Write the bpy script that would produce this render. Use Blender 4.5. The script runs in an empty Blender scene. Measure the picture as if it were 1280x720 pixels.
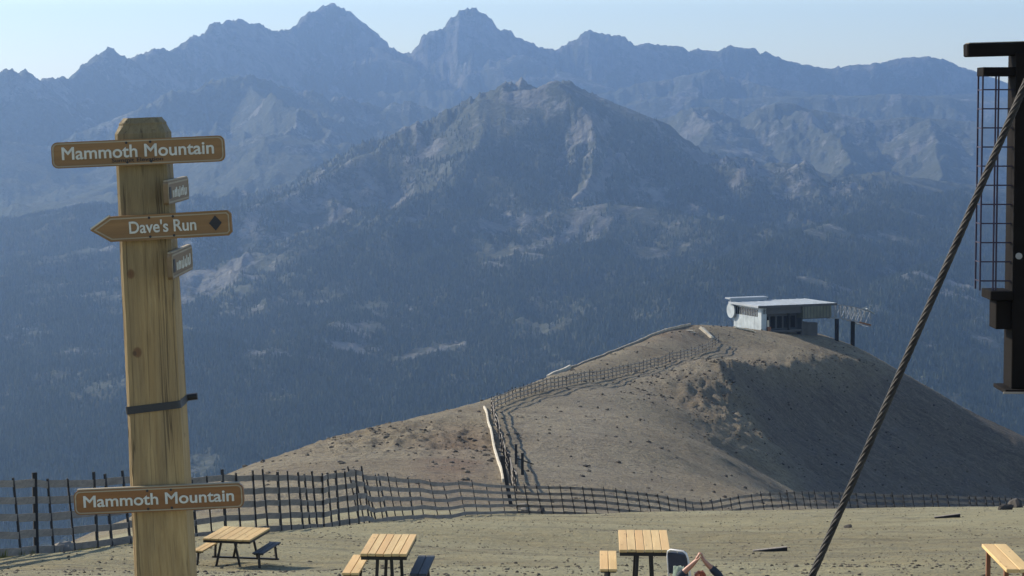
import bpy, bmesh, math, random
import numpy as np
from mathutils import Vector, Matrix, Euler
random.seed(7); rng = np.random.default_rng(11)
sc = bpy.context.scene
C = sc.collection
R = math.radians
F = 640/math.tan(R(12)); TH = math.atan(230/F)
SUN_AZ, SUN_EL = R(60), R(30)          # azimuth to the left of the view (+Y)

# ------------------------------------------------------------------ helpers
def P(px, py, d):
    """point of the place seen at photo pixel (px,py) that lies d metres ahead"""
    u = (px-640)/F; v = (360-py)/F
    Y = math.cos(TH)+math.sin(TH)*v; Z = -math.sin(TH)+math.cos(TH)*v
    return Vector((u*d/Y, d, Z*d/Y))
def tag(o, label=None, cat=None, group=None, kind=None):
    if label: o['label'] = label
    if cat: o['category'] = cat
    if group: o['group'] = group
    if kind: o['kind'] = kind
    return o
def empty(name, loc=(0,0,0), rz=0):
    o = bpy.data.objects.new(name, None); C.objects.link(o)
    o.location = loc; o.rotation_euler = (0,0,rz); o.empty_display_size = .3
    return o
def obj(name, bm, mat, parent=None, smooth=False, loc=None):
    me = bpy.data.meshes.new(name)
    bmesh.ops.recalc_face_normals(bm, faces=bm.faces)
    bm.to_mesh(me); bm.free()
    if smooth:
        me.polygons.foreach_set('use_smooth', [True]*len(me.polygons))
    me.materials.append(mat)
    o = bpy.data.objects.new(name, me); C.objects.link(o)
    if parent: o.parent = parent
    if loc is not None: o.location = loc
    return o
def npmesh(name, V, Fc, mat, smooth=True, attrs=None):
    me = bpy.data.meshes.new(name)
    k = Fc.shape[1]
    me.vertices.add(len(V)); me.vertices.foreach_set('co', np.ascontiguousarray(V, dtype=np.float32).ravel())
    me.loops.add(Fc.size); me.loops.foreach_set('vertex_index', Fc.astype(np.int32).ravel())
    me.polygons.add(len(Fc)); me.polygons.foreach_set('loop_start', np.arange(0, Fc.size, k, dtype=np.int32))
    me.polygons.foreach_set('use_smooth', np.full(len(Fc), smooth))
    me.update(calc_edges=True)
    for n, a in (attrs or {}).items():
        at = me.attributes.new(n, 'FLOAT', 'POINT'); at.data.foreach_set('value', a.astype(np.float32))
    me.materials.append(mat)
    o = bpy.data.objects.new(name, me); C.objects.link(o)
    return o
def box(bm, c, s, rot=None, bev=0):
    r = bmesh.ops.create_cube(bm, size=1)
    vs = r['verts']
    M = Matrix.Translation(c) @ (rot.to_4x4() if rot is not None else Matrix()) @ Matrix.Diagonal((*s,1))
    bmesh.ops.transform(bm, matrix=M, verts=vs)
    if bev:
        es = list({e for v in vs for e in v.link_edges})
        bmesh.ops.bevel(bm, geom=es, offset=bev, segments=1, affect='EDGES')
def bar(bm, a, b, w, h=None, up=(0,0,1), bev=0):
    """rectangular bar from a to b, w wide, h high"""
    a = Vector(a); b = Vector(b); h = h or w
    d = b-a; L = d.length
    if L < 1e-6: return
    y = d/L; x = y.cross(Vector(up))
    if x.length < 1e-4: x = y.cross(Vector((1,0,0)))
    x.normalize(); z = x.cross(y)
    rot = Matrix((x,y,z)).transposed()
    box(bm, (a+b)/2, (w,L,h), rot, bev)
def tube(bm, pts, r, n=8, closed=False, cap=True):
    pts = [Vector(p) for p in pts]; rings = []; m = len(pts)
    rs = r if hasattr(r, '__len__') else [r]*m
    nrm = None
    for i, p in enumerate(pts):
        t = (pts[min(i+1,m-1)]-pts[max(i-1,0)])
        if closed: t = pts[(i+1)%m]-pts[i-1]
        t.normalize()
        if nrm is None:
            nrm = t.cross(Vector((0,0,1)))
            if nrm.length < .01: nrm = t.cross(Vector((1,0,0)))
        nrm = (nrm-t*nrm.dot(t)).normalized(); bn = t.cross(nrm)
        rings.append([bm.verts.new(p+(nrm*math.cos(2*math.pi*k/n)+bn*math.sin(2*math.pi*k/n))*rs[i]) for k in range(n)])
    for i in range(m if closed else m-1):
        A, B = rings[i], rings[(i+1)%m]
        for k in range(n): bm.faces.new((A[k],A[(k+1)%n],B[(k+1)%n],B[k]))
    if cap and not closed:
        bm.faces.new(rings[0][::-1]); bm.faces.new(rings[-1])
def prism(bm, poly, y0, y1):
    """polygon given in (x,z), extruded from y0 to y1"""
    A = [bm.verts.new((x,y0,z)) for x,z in poly]; B = [bm.verts.new((x,y1,z)) for x,z in poly]
    n = len(poly)
    bm.faces.new(A); bm.faces.new(B[::-1])
    for i in range(n): bm.faces.new((A[i],B[i],B[(i+1)%n],A[(i+1)%n]))

# ------------------------------------------------------------------ noise (numpy)
_perm = np.concatenate([rng.permutation(512)]*2)
_ang = rng.random(512)*2*np.pi; _gx = np.cos(_ang); _gy = np.sin(_ang)
def pn(x, y):
    xi = np.floor(x).astype(np.int64); yi = np.floor(y).astype(np.int64)
    xf = x-xi; yf = y-yi; xi &= 511; yi &= 511
    u = xf*xf*xf*(xf*(xf*6-15)+10); v = yf*yf*yf*(yf*(yf*6-15)+10)
    def g(i, j, a, b):
        h = _perm[(_perm[i&511]+j)&511]
        return _gx[h]*a+_gy[h]*b
    a = g(xi,yi,xf,yf); b = g(xi+1,yi,xf-1,yf); c = g(xi,yi+1,xf,yf-1); d = g(xi+1,yi+1,xf-1,yf-1)
    return (a+(b-a)*u)*(1-v)+(c+(d-c)*u)*v
def fbm(x, y, o=5, g=.5):
    s = 0; a = 1; f = 1
    for i in range(o): s = s+a*pn(x*f+i*17.3, y*f-i*9.1); a *= g; f *= 2.03
    return s
def ridged(x, y, o=6, g=.5):
    s = 0; a = 1; f = 1; w = 1
    for i in range(o):
        n = 1-np.abs(pn(x*f+i*31.7, y*f+i*7.7))*2; n = n*n
        s = s+a*n*w; w = np.clip(n*1.4, 0, 1); a *= g; f *= 2.07
    return s

# ------------------------------------------------------------------ materials
class NT:
    def __init__(s, name):
        s.m = bpy.data.materials.new(name); s.m.use_nodes = True
        s.t = s.m.node_tree; s.t.nodes.clear()
        s.out = s.n('ShaderNodeOutputMaterial')
        s.b = s.n('ShaderNodeBsdfPrincipled'); s.l(s.b.outputs[0], s.out.inputs[0])
        s.b.inputs['Roughness'].default_value = .8
    def n(s, t, **k):
        q = s.t.nodes.new(t)
        for a, v in k.items(): setattr(q, a, v)
        return q
    def l(s, a, b): s.t.links.new(a, b)
    def coord(s, scale=(1,1,1), loc=(0,0,0), rot=(0,0,0), kind='Object'):
        c = s.n('ShaderNodeTexCoord'); m = s.n('ShaderNodeMapping')
        m.inputs['Scale'].default_value = scale; m.inputs['Location'].default_value = loc; m.inputs['Rotation'].default_value = rot
        s.l(c.outputs[kind], m.inputs[0]); return m.outputs[0]
    def noise(s, vec, sc_=1, det=4, rough=.55, dist=0, dim='3D'):
        q = s.n('ShaderNodeTexNoise'); q.noise_dimensions = dim
        q.inputs['Scale'].default_value = sc_; q.inputs['Detail'].default_value = det
        q.inputs['Roughness'].default_value = rough; q.inputs['Distortion'].default_value = dist
        s.l(vec, q.inputs['Vector']); return q.outputs['Fac']
    def vor(s, vec, sc_=1, feat='F1', rnd=1, out='Distance'):
        q = s.n('ShaderNodeTexVoronoi', feature=feat); q.inputs['Scale'].default_value = sc_
        q.inputs['Randomness'].default_value = rnd
        s.l(vec, q.inputs['Vector']); return q.outputs[out]
    def ramp(s, fac, stops):
        q = s.n('ShaderNodeValToRGB'); e = q.color_ramp.elements
        while len(e) < len(stops): e.new(.5)
        for i, (p, c) in enumerate(stops):
            e[i].position = p
            if not hasattr(c, '__len__'): c = (c,c,c)
            e[i].color = (*c, 1)
        s.l(fac, q.inputs[0]); return q.outputs[0]
    def mix(s, fac, a, b, mode='MIX'):
        q = s.n('ShaderNodeMix', data_type='RGBA', blend_type=mode)
        for v, i in ((fac,0),(a,6),(b,7)):
            if hasattr(v, 'links') or hasattr(v, 'is_linked'): s.l(v, q.inputs[i])
            elif hasattr(v, '__len__'): q.inputs[i].default_value = (*v, 1)
            else: q.inputs[i].default_value = v if i == 0 else (v,v,v,1)
        return q.outputs[2]
    def math(s, op, a, b=0, c=None, clamp=False):
        q = s.n('ShaderNodeMath', operation=op, use_clamp=clamp)
        for i, v in enumerate((a,b,c)):
            if v is None: continue
            if hasattr(v, 'is_linked'): s.l(v, q.inputs[i])
            else: q.inputs[i].default_value = v
        return q.outputs[0]
    def attr(s, n):
        q = s.n('ShaderNodeAttribute'); q.attribute_name = n; return q.outputs['Fac']
    def bump(s, h, strength=.5, dist=.02):
        q = s.n('ShaderNodeBump'); q.inputs['Strength'].default_value = strength; q.inputs['Distance'].default_value = dist
        s.l(h, q.inputs['Height']); s.l(q.outputs[0], s.b.inputs['Normal'])
    def col(s, c):
        if hasattr(c, 'is_linked'): s.l(c, s.b.inputs['Base Color'])
        else: s.b.inputs['Base Color'].default_value = (*c, 1)
    def set(s, **k):
        for a, v in k.items(): s.b.inputs[a.replace('_',' ')].default_value = v

def m_plain(name, c, rough=.7, metal=0, var=.25, scale=6, bump=.2, c2=None):
    t = NT(name); v = t.coord()
    n = t.noise(v, scale, 5, .6)
    c2 = c2 or tuple(x*(1-var) for x in c)
    t.col(t.mix(t.ramp(n, [(.35,0),(.65,1)]), c, c2)); t.set(Roughness=rough, Metallic=metal)
    t.bump(t.noise(v, scale*8, 4, .6), bump, .01)
    return t.m
def m_wood(name, c1, c2, ax, scale=1, rough=.7, bstr=.35, knots=True, obj_rand=.0):
    """grain runs along axis ax (0,1,2)"""
    t = NT(name); s = [22*scale]*3; s[ax] = 1.3*scale
    v = t.coord(scale=s); g = t.noise(v, 1, 6, .65, .6)
    w = t.coord(scale=tuple((3*scale if i != ax else .5*scale) for i in range(3)))
    big = t.noise(w, 1, 3, .5)
    col = t.mix(t.ramp(g, [(.3,0),(.7,1)]), c1, c2)
    col = t.mix(t.ramp(big, [(.35,0),(.7,.6)]), col, tuple(x*.6 for x in c2))
    if knots:
        k = t.coord(scale=tuple((5*scale if i != ax else 1.5*scale) for i in range(3)), loc=(.3,.7,.2))
        kd = t.vor(k, 1)
        col = t.mix(t.ramp(kd, [(.06,.85),(.14,0)]), col, tuple(x*.3 for x in c2))
    if obj_rand:
        oi = t.n('ShaderNodeNewGeometry').outputs['Random Per Island']
        col = t.mix(t.math('MULTIPLY', oi, obj_rand), col, (c1[0]*.75, c1[1]*.55, c1[2]*.4))
    t.col(col); t.set(Roughness=rough); t.bump(g, bstr, .01)
    return t.m
M = {}
def m_post():
    t = NT('post_timber')
    g = t.noise(t.coord(scale=(26,26,1.5)),1,6,.7,.8); big = t.noise(t.coord(scale=(5,5,.9)),1,4,.6,.3); fine = t.noise(t.coord(scale=(120,120,5)),1,4,.7)
    col = t.mix(t.ramp(g,[(.35,0),(.62,1)]), (.45,.315,.14), (.32,.21,.085))
    col = t.mix(t.ramp(big,[(.42,0),(.68,.75)]), col, (.21,.15,.075))
    sep = t.n('ShaderNodeSeparateXYZ'); tc = t.n('ShaderNodeTexCoord'); t.l(tc.outputs['Object'], sep.inputs[0])
    col = t.mix(t.math('MULTIPLY',t.ramp(t.math('DIVIDE',sep.outputs[2],8),[(.76,0),(.86,.8)]),.9), col, t.mix(g,(.20,.165,.085),(.11,.095,.055)))   # weathered grey green towards the top
    k1 = t.coord(scale=(2.6,2.6,2.1),loc=(.37,.2,.6)); kd = t.vor(k1,1)
    col = t.mix(t.ramp(kd,[(.04,.9),(.06,.75),(.075,0)]), col, (.15,.07,.03))
    col = t.mix(t.ramp(t.vor(t.coord(scale=(6,6,5)),1),[(.05,.8),(.09,0)]), col, (.08,.045,.025))
    ck = t.noise(t.coord(scale=(13,13,.32),loc=(2,1,4)),1,3,.5,.4); crack = t.ramp(t.math('ABSOLUTE',t.math('SUBTRACT',ck,.5)),[(.003,1),(.009,0)])
    crack = t.math('MULTIPLY',crack,t.ramp(big,[(.45,0),(.55,1)]))
    col = t.mix(t.math('MULTIPLY',crack,.6), col, (.03,.018,.01))
    col = t.mix(t.ramp(fine,[(.3,.45),(.5,0)]), col, (.12,.07,.03))
    t.col(col); t.set(Roughness=.8)
    t.bump(t.math('SUBTRACT',t.math('ADD',g,t.math('MULTIPLY',fine,.5)),t.math('MULTIPLY',crack,2)), .6, .012)
    return t.m
M['post'] = m_post()
M['sign'] = m_wood('sign_face', (.30,.16,.055), (.22,.115,.038), 0, 2.2, .55, .15, False)
M['sign_edge'] = m_wood('sign_edge', (.42,.34,.22), (.3,.24,.15), 0, 2, .6, .2, False)
M['letter'] = m_plain('letter_paint', (.62,.61,.52), .6, 0, .2, 20)
M['black'] = m_plain('black_paint', (.02,.02,.024), .6, 0, .3, 10)
M['strap'] = m_plain('black_strap', (.018,.02,.025), .45, 0, .3, 20)
M['plank'] = m_wood('pale_pine', (.80,.60,.28), (.66,.45,.18), 1, 1.5, .6, .15, True, .8)
M['steel'] = m_plain('dark_steel', (.022,.019,.018), .5, .3, .3, 5)
M['fence'] = m_wood('weathered_rail', (.34,.295,.24), (.19,.165,.14), 1, .8, .9, .4, False)
M['picket'] = m_plain('rusty_dark_picket', (.022,.02,.02), .8, 0, .4, 3)
M['mast'] = m_plain('brown_steel', (.011,.009,.008), .9, 0, .25, 3)
M['mast'].node_tree.nodes['Principled BSDF'].inputs['Specular IOR Level'].default_value = .08
M['rope'] = m_plain('galvanised_rope', (.055,.05,.045), .6, .5, .45, 14, c2=(.02,.018,.017))
M['white_metal'] = m_plain('pale_metal_cladding', (.40,.45,.47), .6, 0, .3, .5)
M['roof'] = m_plain('pale_roof_sheet', (.34,.37,.40), .6, 0, .2, .2)
M['clad_dark'] = m_plain('dark_grey_cladding', (.06,.062,.065), .7, 0, .3, .5)
M['clad_olive'] = m_plain('olive_cladding', (.12,.125,.085), .7, 0, .3, .4)
M['conc'] = m_plain('concrete', (.3,.29,.27), .9, 0, .25, .6)
M['board_pale'] = m_plain('pale_board', (.62,.55,.42), .8, 0, .3, .6)
M['glass'] = m_plain('dark_window_glass', (.02,.025,.03), .1, 0, .2, 1, 0)
M['rock'] = m_plain('grey_rock', (.07,.06,.05), .95, 0, .45, 2, .6)
M['rock_pale'] = m_plain('pale_rock', (.26,.23,.19), .95, 0, .3, 2, .6)
M['skin'] = m_plain('skin', (.42,.2,.13), .5, 0, .1, 8, .05)
M['hair'] = m_plain('red_hair', (.42,.09,.025), .6, 0, .5, 40, .4)
M['shirt'] = m_plain('dark_blue_shirt', (.022,.03,.045), .85, 0, .25, 12, .2)
M['trousers'] = m_plain('grey_trousers', (.07,.07,.075), .9, 0, .25, 12, .2)
M['shoe'] = m_plain('dark_shoe', (.03,.028,.026), .7, 0, .25, 12, .2)
M['fabric'] = m_plain('navy_fabric', (.018,.024,.042), .9, 0, .25, 14, .2)
M['truss'] = m_plain('grey_truss', (.20,.22,.24), .6, .2, .3, 1)
M['plank_dark'] = m_wood('slate_grey_plank', (.055,.062,.072), (.035,.04,.047), 1, 1.5)
M['plank_stain'] = m_wood('stained_pine', (.70,.50,.20), (.52,.34,.12), 1, 1.5, .6, .15, True, .3)
M['ladder'] = m_plain('purplish_steel', (.022,.014,.04), .6, .2, .3, 5)
M['tan_board'] = m_plain('tan_board', (.40,.34,.25), .9, 0, .4, 1.5)
M['white_tube'] = m_plain('white_tube', (.7,.68,.66), .4, 0, .1, 10, .05)
M['towel'] = m_plain('pale_towel', (.6,.66,.56), .95, 0, .2, 14, .5)

# ------------------------------------------------------------------ near ground: control points -> smooth height field
CT = []
def cp(*rows):
    for px, py, d in rows: CT.append(tuple(P(px,py,d)))
def cz(*rows):
    for x, y, z in rows: CT.append((x,y,z))
for d in (-15, 0, 13, 22, 29):
    for x in (-16,-5,5,16): cz((x, d, -6.85-.007*max(d,0)))
cp((400,742,35),(640,742,35),(900,742,35),(1240,742,34.5),(1500,744,34),(100,746,35),(-200,746,34))
cp((290,719,52),(640,714,50),(1000,712,50),(1300,706,50))
cp((-250,735,46),(-120,716,52),(0,697,57),(150,682,66),(300,668,75),(440,656,85),(520,650,116),(600,645,143),(640,643,167))
cp((640,686,70),(640,664,98),(640,652,130),(1000,685,70),(1000,662,98),(1300,680,70),(1300,658,98),(820,665,98))
cp((760,642,150),(830,640,150),(900,640,150),(1000,639,150),(1130,637,150),(1280,636,150),(1500,634,150))
cp((700,645,165),(760,647,165),(830,653,168),(880,663,172),(920,655,175),(960,650,178),(1010,647,180),(1060,648,182),(1160,651,185),(1280,654,190),(1500,660,195))
cp((465,653,92.5),(485,652,101),(502,651,108),(540,649,123),(570,647,133),(620,644,155))
# ground that breaks away behind the left fence
cp((-250,800,62),(-120,790,70),(0,780,80),(100,745,90),(200,700,110),(300,672,120))
cp((-300,860,110),(-100,830,130),(0,790,125),(60,730,140),(520,645,150),(400,650,140),(300,668,140),(200,690,130),(100,715,120),(250,658,172),(350,645,178),(440,640,165))
# outlying mound: skyline
SK = [(20,740,145),(100,688,165),(200,640,205),(300,592,260),(340,576,280),(400,556,300),(460,537,320),(540,518,345),(606,500,372),(640,487,400),(690,470,440),(740,452,480),(790,431,520),(830,413,548),(855,407,565),(885,411,590),(915,409,612),(980,409,622),(1050,424,606),(1090,443,605),(1120,461,606),(1160,484,605),(1220,517,600),(1280,545,595),(1400,598,590)]
def dens(tab, n=3):
    return [tuple(a+(b-a)*k/n for a,b in zip(p,q)) for p,q in zip(tab[:-1],tab[1:]) for k in range(n)]+[tab[-1]]
SK = dens(SK, 4)
cp(*SK)
cp(*dens([(640,607,232),(612,513,352)],2))
HP = [(618,511,358),(660,495,384),(708,483,408),(756,475,438),(804,464,466),(851,452,500),(883,440,530),(898,430,552)]
cp(*dens(HP,3))
cp((760,608,236),(860,612,262),(940,618,300),(700,560,292),(700,520,352),(780,520,356),(760,490,400),(850,478,446),(870,455,495),(820,560,305),(880,560,340),(930,440,545),(1000,432,570))
cp((560,610,224),(470,612,218),(380,618,212),(300,640,205),(450,575,262),(550,570,272),(560,535,325),(500,545,305))
cp((640,635,195),(760,640,198),(880,655,205),(500,632,192),(400,640,180))
# flat top round the lift building
cp((930,412,600),(960,412,612),(1000,414,615),(1020,417,612),(940,426,560),(980,427,572),(1020,433,580),(1055,442,588))
cp((860,472,462),(825,505,402),(872,520,408),(905,560,388))
# dark flank: falls away to the right of the crest
CREST = [P(905,455,492),P(930,459,506),P(960,461,522),P(1000,459,542),P(1040,456,560),P(1085,452,588)]
for p in CREST:
    cz(tuple(p))
    for k, dz in ((10,5.5),(28,17),(52,32),(85,50)): cz((p.x+.91*k, p.y-.42*k, p.z-dz))
for p, dx in ((P(925,530,446),0),(P(960,600,388),0)):
    cz(tuple(p)); cz((p.x+20,p.y-4,p.z-9)); cz((p.x+50,p.y-8,p.z-24))
cp((1100,700,330),(1000,665,230),(1280,690,250),(1500,720,300),(1300,760,380))
# beyond the skyline the ground falls into the valley
for px, py, d in SK:
    p = P(px,py,d); k = min(1, max(0,(640-px)/300))      # the left side falls off to the left
    cz((p.x-14*k, p.y+26-18*k, p.z-7), (p.x-45*k, p.y+80-60*k, p.z-40), (p.x-110*k, p.y+260-190*k, p.z-170))
cz((-200,420,-260),(-300,200,-260),(-260,700,-480),(0,900,-420),(200,950,-420),(380,560,-230),(340,300,-150),(200,1250,-600),(-200,1250,-700),(0,1250,-650),(450,900,-450))
CT = np.array(CT); _S = 100.0
def _U(r2): return -np.sqrt(r2+.0025)
_X = CT[:,:2]/_S; _n = len(CT)
_K = _U(((_X[:,None]-_X[None])**2).sum(-1))+np.eye(_n)*.003
_A = np.zeros((_n+3,_n+3)); _A[:_n,:_n] = _K; _A[:_n,_n] = 1; _A[:_n,_n+1:] = _X; _A[_n,:_n] = 1; _A[_n+1:,:_n] = _X.T
_W = np.linalg.solve(_A, np.concatenate([CT[:,2], np.zeros(3)]))
def tps(x, y):
    x = np.asarray(x,float)/_S; y = np.asarray(y,float)/_S
    s = _W[_n]+_W[_n+1]*x+_W[_n+2]*y
    for i in range(_n): s = s+_W[i]*_U((x-_X[i,0])**2+(y-_X[i,1])**2)
    return s
def side(x, y):
    return np.where(y > 492, (x-43)*.91-(y-492)*.42, x-42-(492-y)*.02)
def gz(x, y):
    x = np.asarray(x,float); y = np.asarray(y,float)
    z = tps(x, y)
    k = np.clip((y-190)/120, 0, 1)                      # rougher out on the mound
    z = z+.045*fbm(x/1.7,y/1.7,4)*(1+1.5*k)+.10*fbm(x/9,y/9,4)*(1+1.5*k)
    # gullies of the steep dark flank, rubble of its shoulder
    s_ = side(x,y)+2.2*fbm(x/7,y/9,4); my = np.clip((y-395)/50,0,1)*np.clip((598-y)/34,0,1)
    z = z-my*(.30*(np.clip(s_,0,14))-.10*np.clip(14-np.abs(s_),0,14)*.5)
    fx = np.clip(side(x,y)/18,0,1)*np.clip((y-330)/60,0,1)*np.clip((600-y)/40,0,1)
    z = z+fx*(ridged((x*.8+y*.5)/26,(y*.8-x*.5)/70,4)-.9)*1.1
    sh = np.exp(-(((x-37)/7)**2+((y-440)/42)**2))
    z = z+sh*ridged(x/3.2,y/6,5,.65)*.8+my*np.exp(-(s_/6)**2)*ridged(x/3,y/5,4,.6)*.5
    # rocky lines on the left shoulder
    rl = np.exp(-(((x+13)/14)**2+((y-300)/28)**2))
    z = z+rl*ridged(x/3.5,y/8,4)*.5
    z = z+fx*.5*(ridged((x*.9+y*.45)/9,(y*.9-x*.45)/4,4,.6)-.9)
    return z
def g1(x, y): return float(gz(x, y))
def on_ground(px, py_guess, d):
    x = P(px,py_guess,d).x
    return Vector((x, d, g1(x,d)))

ny, nx = 760, 620
ty = np.linspace(0,1,ny); Yr = -12+np.concatenate([[0],np.cumsum(np.interp(ty[1:],[0,.15,.45,.8,1],[.25,.25,.7,1.7,14]))])
Yr = -12+(Yr+12)/(Yr[-1]+12)*1300
U = np.linspace(-.33,.33,nx)
YY, UU = np.meshgrid(Yr, U, indexing='ij'); XX = UU*(YY+40)
ZZ = gz(XX, YY)
idx = np.arange(ny*nx).reshape(ny,nx)
quads = np.stack([idx[:-1,:-1],idx[:-1,1:],idx[1:,1:],idx[1:,:-1]],-1).reshape(-1,4)
def blob(x, y, cx, cy, rx, ry, p=1): return np.exp(-(((x-cx)/rx)**2+((y-cy)/ry)**2)**p)
wob = fbm(XX/9,YY/16,4)*.35
dark = np.clip((side(XX,YY)+wob*12)/8,0,1)*np.clip((YY-330)/50,0,1)*np.clip((606-YY)/10+wob,0,1)*.9  # shade of the right flank beyond the crest, put into the ground colour
red = blob(XX,YY,-6,262,4.5,45)+.28*np.clip(blob(XX,YY,35,445,8,45)*(1+1.2*fbm(XX/5,YY/9,4)),0,1)+.9*blob(XX,YY,30,548,15,26)+.35*blob(XX,YY,40,330,12,50)
pale = blob(XX,YY,47,330,9,26)*.8+np.clip(blob(XX,YY,12,330,9,120),0,1)*.5

rut = np.zeros(XX.shape)
for y0, k, c in ((61,.10,.0022),(99,-.22,.001),(47,-.04,-.003),(128,.3,0)):
    for o_ in (-.85,.85):
        dd = np.abs(YY-(y0+k*XX+c*XX*XX+o_+fbm(XX/14,YY/60,2)*.9)); rut = np.maximum(rut, np.exp(-(dd/.32)**2)*np.clip(.75+fbm(XX/3,YY/9,3),0,1))
rt = [(P(px,py,d).x, d) for px,py,d in ((690,600,240),(680,550,300),(700,515,352),(745,490,400),(815,472,450),(880,450,505),(915,428,555))]
trk = np.zeros(XX.shape)
for (xa,ya),(xb,yb) in zip(rt[:-1],rt[1:]):
    tt = np.clip(((XX-xa)*(xb-xa)+(YY-ya)*(yb-ya))/((xb-xa)**2+(yb-ya)**2),0,1); dd = np.hypot(XX-xa-tt*(xb-xa), YY-ya-tt*(yb-ya))
    trk = np.maximum(trk, np.clip(1.4-(dd+fbm(XX/5,YY/11,3)*3)/6,0,1)*(.62+.38*np.clip(np.abs(dd-2.2)*1.1,0,1)))
lot = np.clip((195-YY)/20,0,1)
def ground_mat():
    t = NT('scree_and_gravel'); v = t.coord()
    n1 = t.noise(v, .09, 5, .6, .4); n2 = t.noise(v, .9, 5, .65, .3); n3 = t.noise(v, 9, 5, .7)
    n4 = t.noise(v, 2.6, 3, .6)
    stk = t.noise(t.coord(scale=(.05,.9,.3)), 1, 4, .6, .8)
    col = t.mix(t.ramp(n1,[(.35,0),(.65,1)]), (.235,.180,.094), (.172,.126,.064))
    col = t.mix(t.ramp(n2,[(.4,0),(.62,.75)]), col, (.200,.165,.098))
    col = t.mix(t.ramp(stk,[(.50,0),(.64,.6)]), col, (.095,.075,.048))
    col = t.mix(t.attr('red'), col, t.mix(n2,(.20,.115,.055),(.125,.07,.038)))
    col = t.mix(t.math('MULTIPLY',t.attr('pale'),.8), col, (.17,.15,.115))
    col = t.mix(t.math('MULTIPLY',t.attr('track'),.65), col, (.215,.183,.125))
    sv = t.coord(rot=(0,0,R(25)),scale=(.035,.42,.2)); s1 = t.noise(sv, 1, 6, .68, .5); s2 = t.noise(sv, 4, 4, .7, .3)
    big = t.noise(v, .05, 3, .6, .8); col = t.mix(t.ramp(big,[(.42,0),(.62,.45)]), col, (.30,.26,.17))
    col = t.mix(t.math('MULTIPLY',t.attr('rut'),.5), col, (.10,.08,.052))
    flank_shade = t.mix(t.ramp(s1,[(.38,0),(.62,1)]), (.055,.043,.034), (.14,.11,.08))
    flank_shade = t.mix(t.ramp(s2,[(.35,.7),(.52,0)]), flank_shade, (.026,.021,.02)); flank_shade = t.mix(t.ramp(s2,[(.58,0),(.70,.7)]), flank_shade, (.22,.18,.135))
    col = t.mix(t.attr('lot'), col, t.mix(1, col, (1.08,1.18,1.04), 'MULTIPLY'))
    col = t.mix(t.attr('dark'), col, flank_shade)  # flank shade painted in as darker, streaked scree
    col = t.mix(t.ramp(n3,[(.30,.75),(.46,0)]), col, (.045,.037,.027))
    col = t.mix(t.ramp(n3,[(.58,0),(.74,.7)]), col, (.24,.21,.15))
    pb = t.vor(v, 3.4); col = t.mix(t.math('MULTIPLY',t.ramp(pb,[(.05,1),(.13,0)]),t.ramp(n4,[(.45,0),(.6,.9)])), col, (.04,.033,.026))
    fld = t.noise(v, .35, 4, .7); col = t.mix(t.ramp(fld,[(.6,0),(.68,.55)]), col, (.07,.055,.04))
    n5 = t.noise(v, 28, 3, .7); col = t.mix(t.ramp(n5,[(.34,.6),(.45,0)]), col, (.05,.04,.03)); col = t.mix(t.ramp(n5,[(.58,0),(.7,.5)]), col, (.24,.21,.145))
    # metre-sized stones and hollows that carry the texture far out on the mound
    m1 = t.noise(v, 1.5, 4, .72, .2); m2 = t.noise(v, .45, 4, .7, .5)
    far_ = t.math('SUBTRACT', 1, t.attr('lot'), clamp=True)
    col = t.mix(t.math('MULTIPLY',far_,t.ramp(m1,[(.36,.75),(.47,0)])), col, (.05,.038,.028))
    col = t.mix(t.math('MULTIPLY',far_,t.ramp(m1,[(.55,0),(.68,.6)])), col, (.25,.21,.14))
    col = t.mix(t.math('MULTIPLY',far_,t.ramp(m2,[(.34,.55),(.46,0)])), col, (.075,.055,.038))
    t.col(col); t.set(Roughness=.95)
    h = t.math('ADD', t.math('ADD', t.math('MULTIPLY',n3,.35), n2), t.math('MULTIPLY', t.math('MULTIPLY',m1,far_), 3))
    t.bump(h, 1, .26)
    return t.m
def gridobj(name, XX, YY, ZZ, mat, attrs):
    return npmesh(name, np.stack([XX.ravel(),YY.ravel(),ZZ.ravel()],-1), quads, mat, True, attrs)
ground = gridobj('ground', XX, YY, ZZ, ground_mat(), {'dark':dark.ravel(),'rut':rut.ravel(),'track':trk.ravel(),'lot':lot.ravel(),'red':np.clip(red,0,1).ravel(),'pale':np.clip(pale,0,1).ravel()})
tag(ground, kind='structure')
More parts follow.
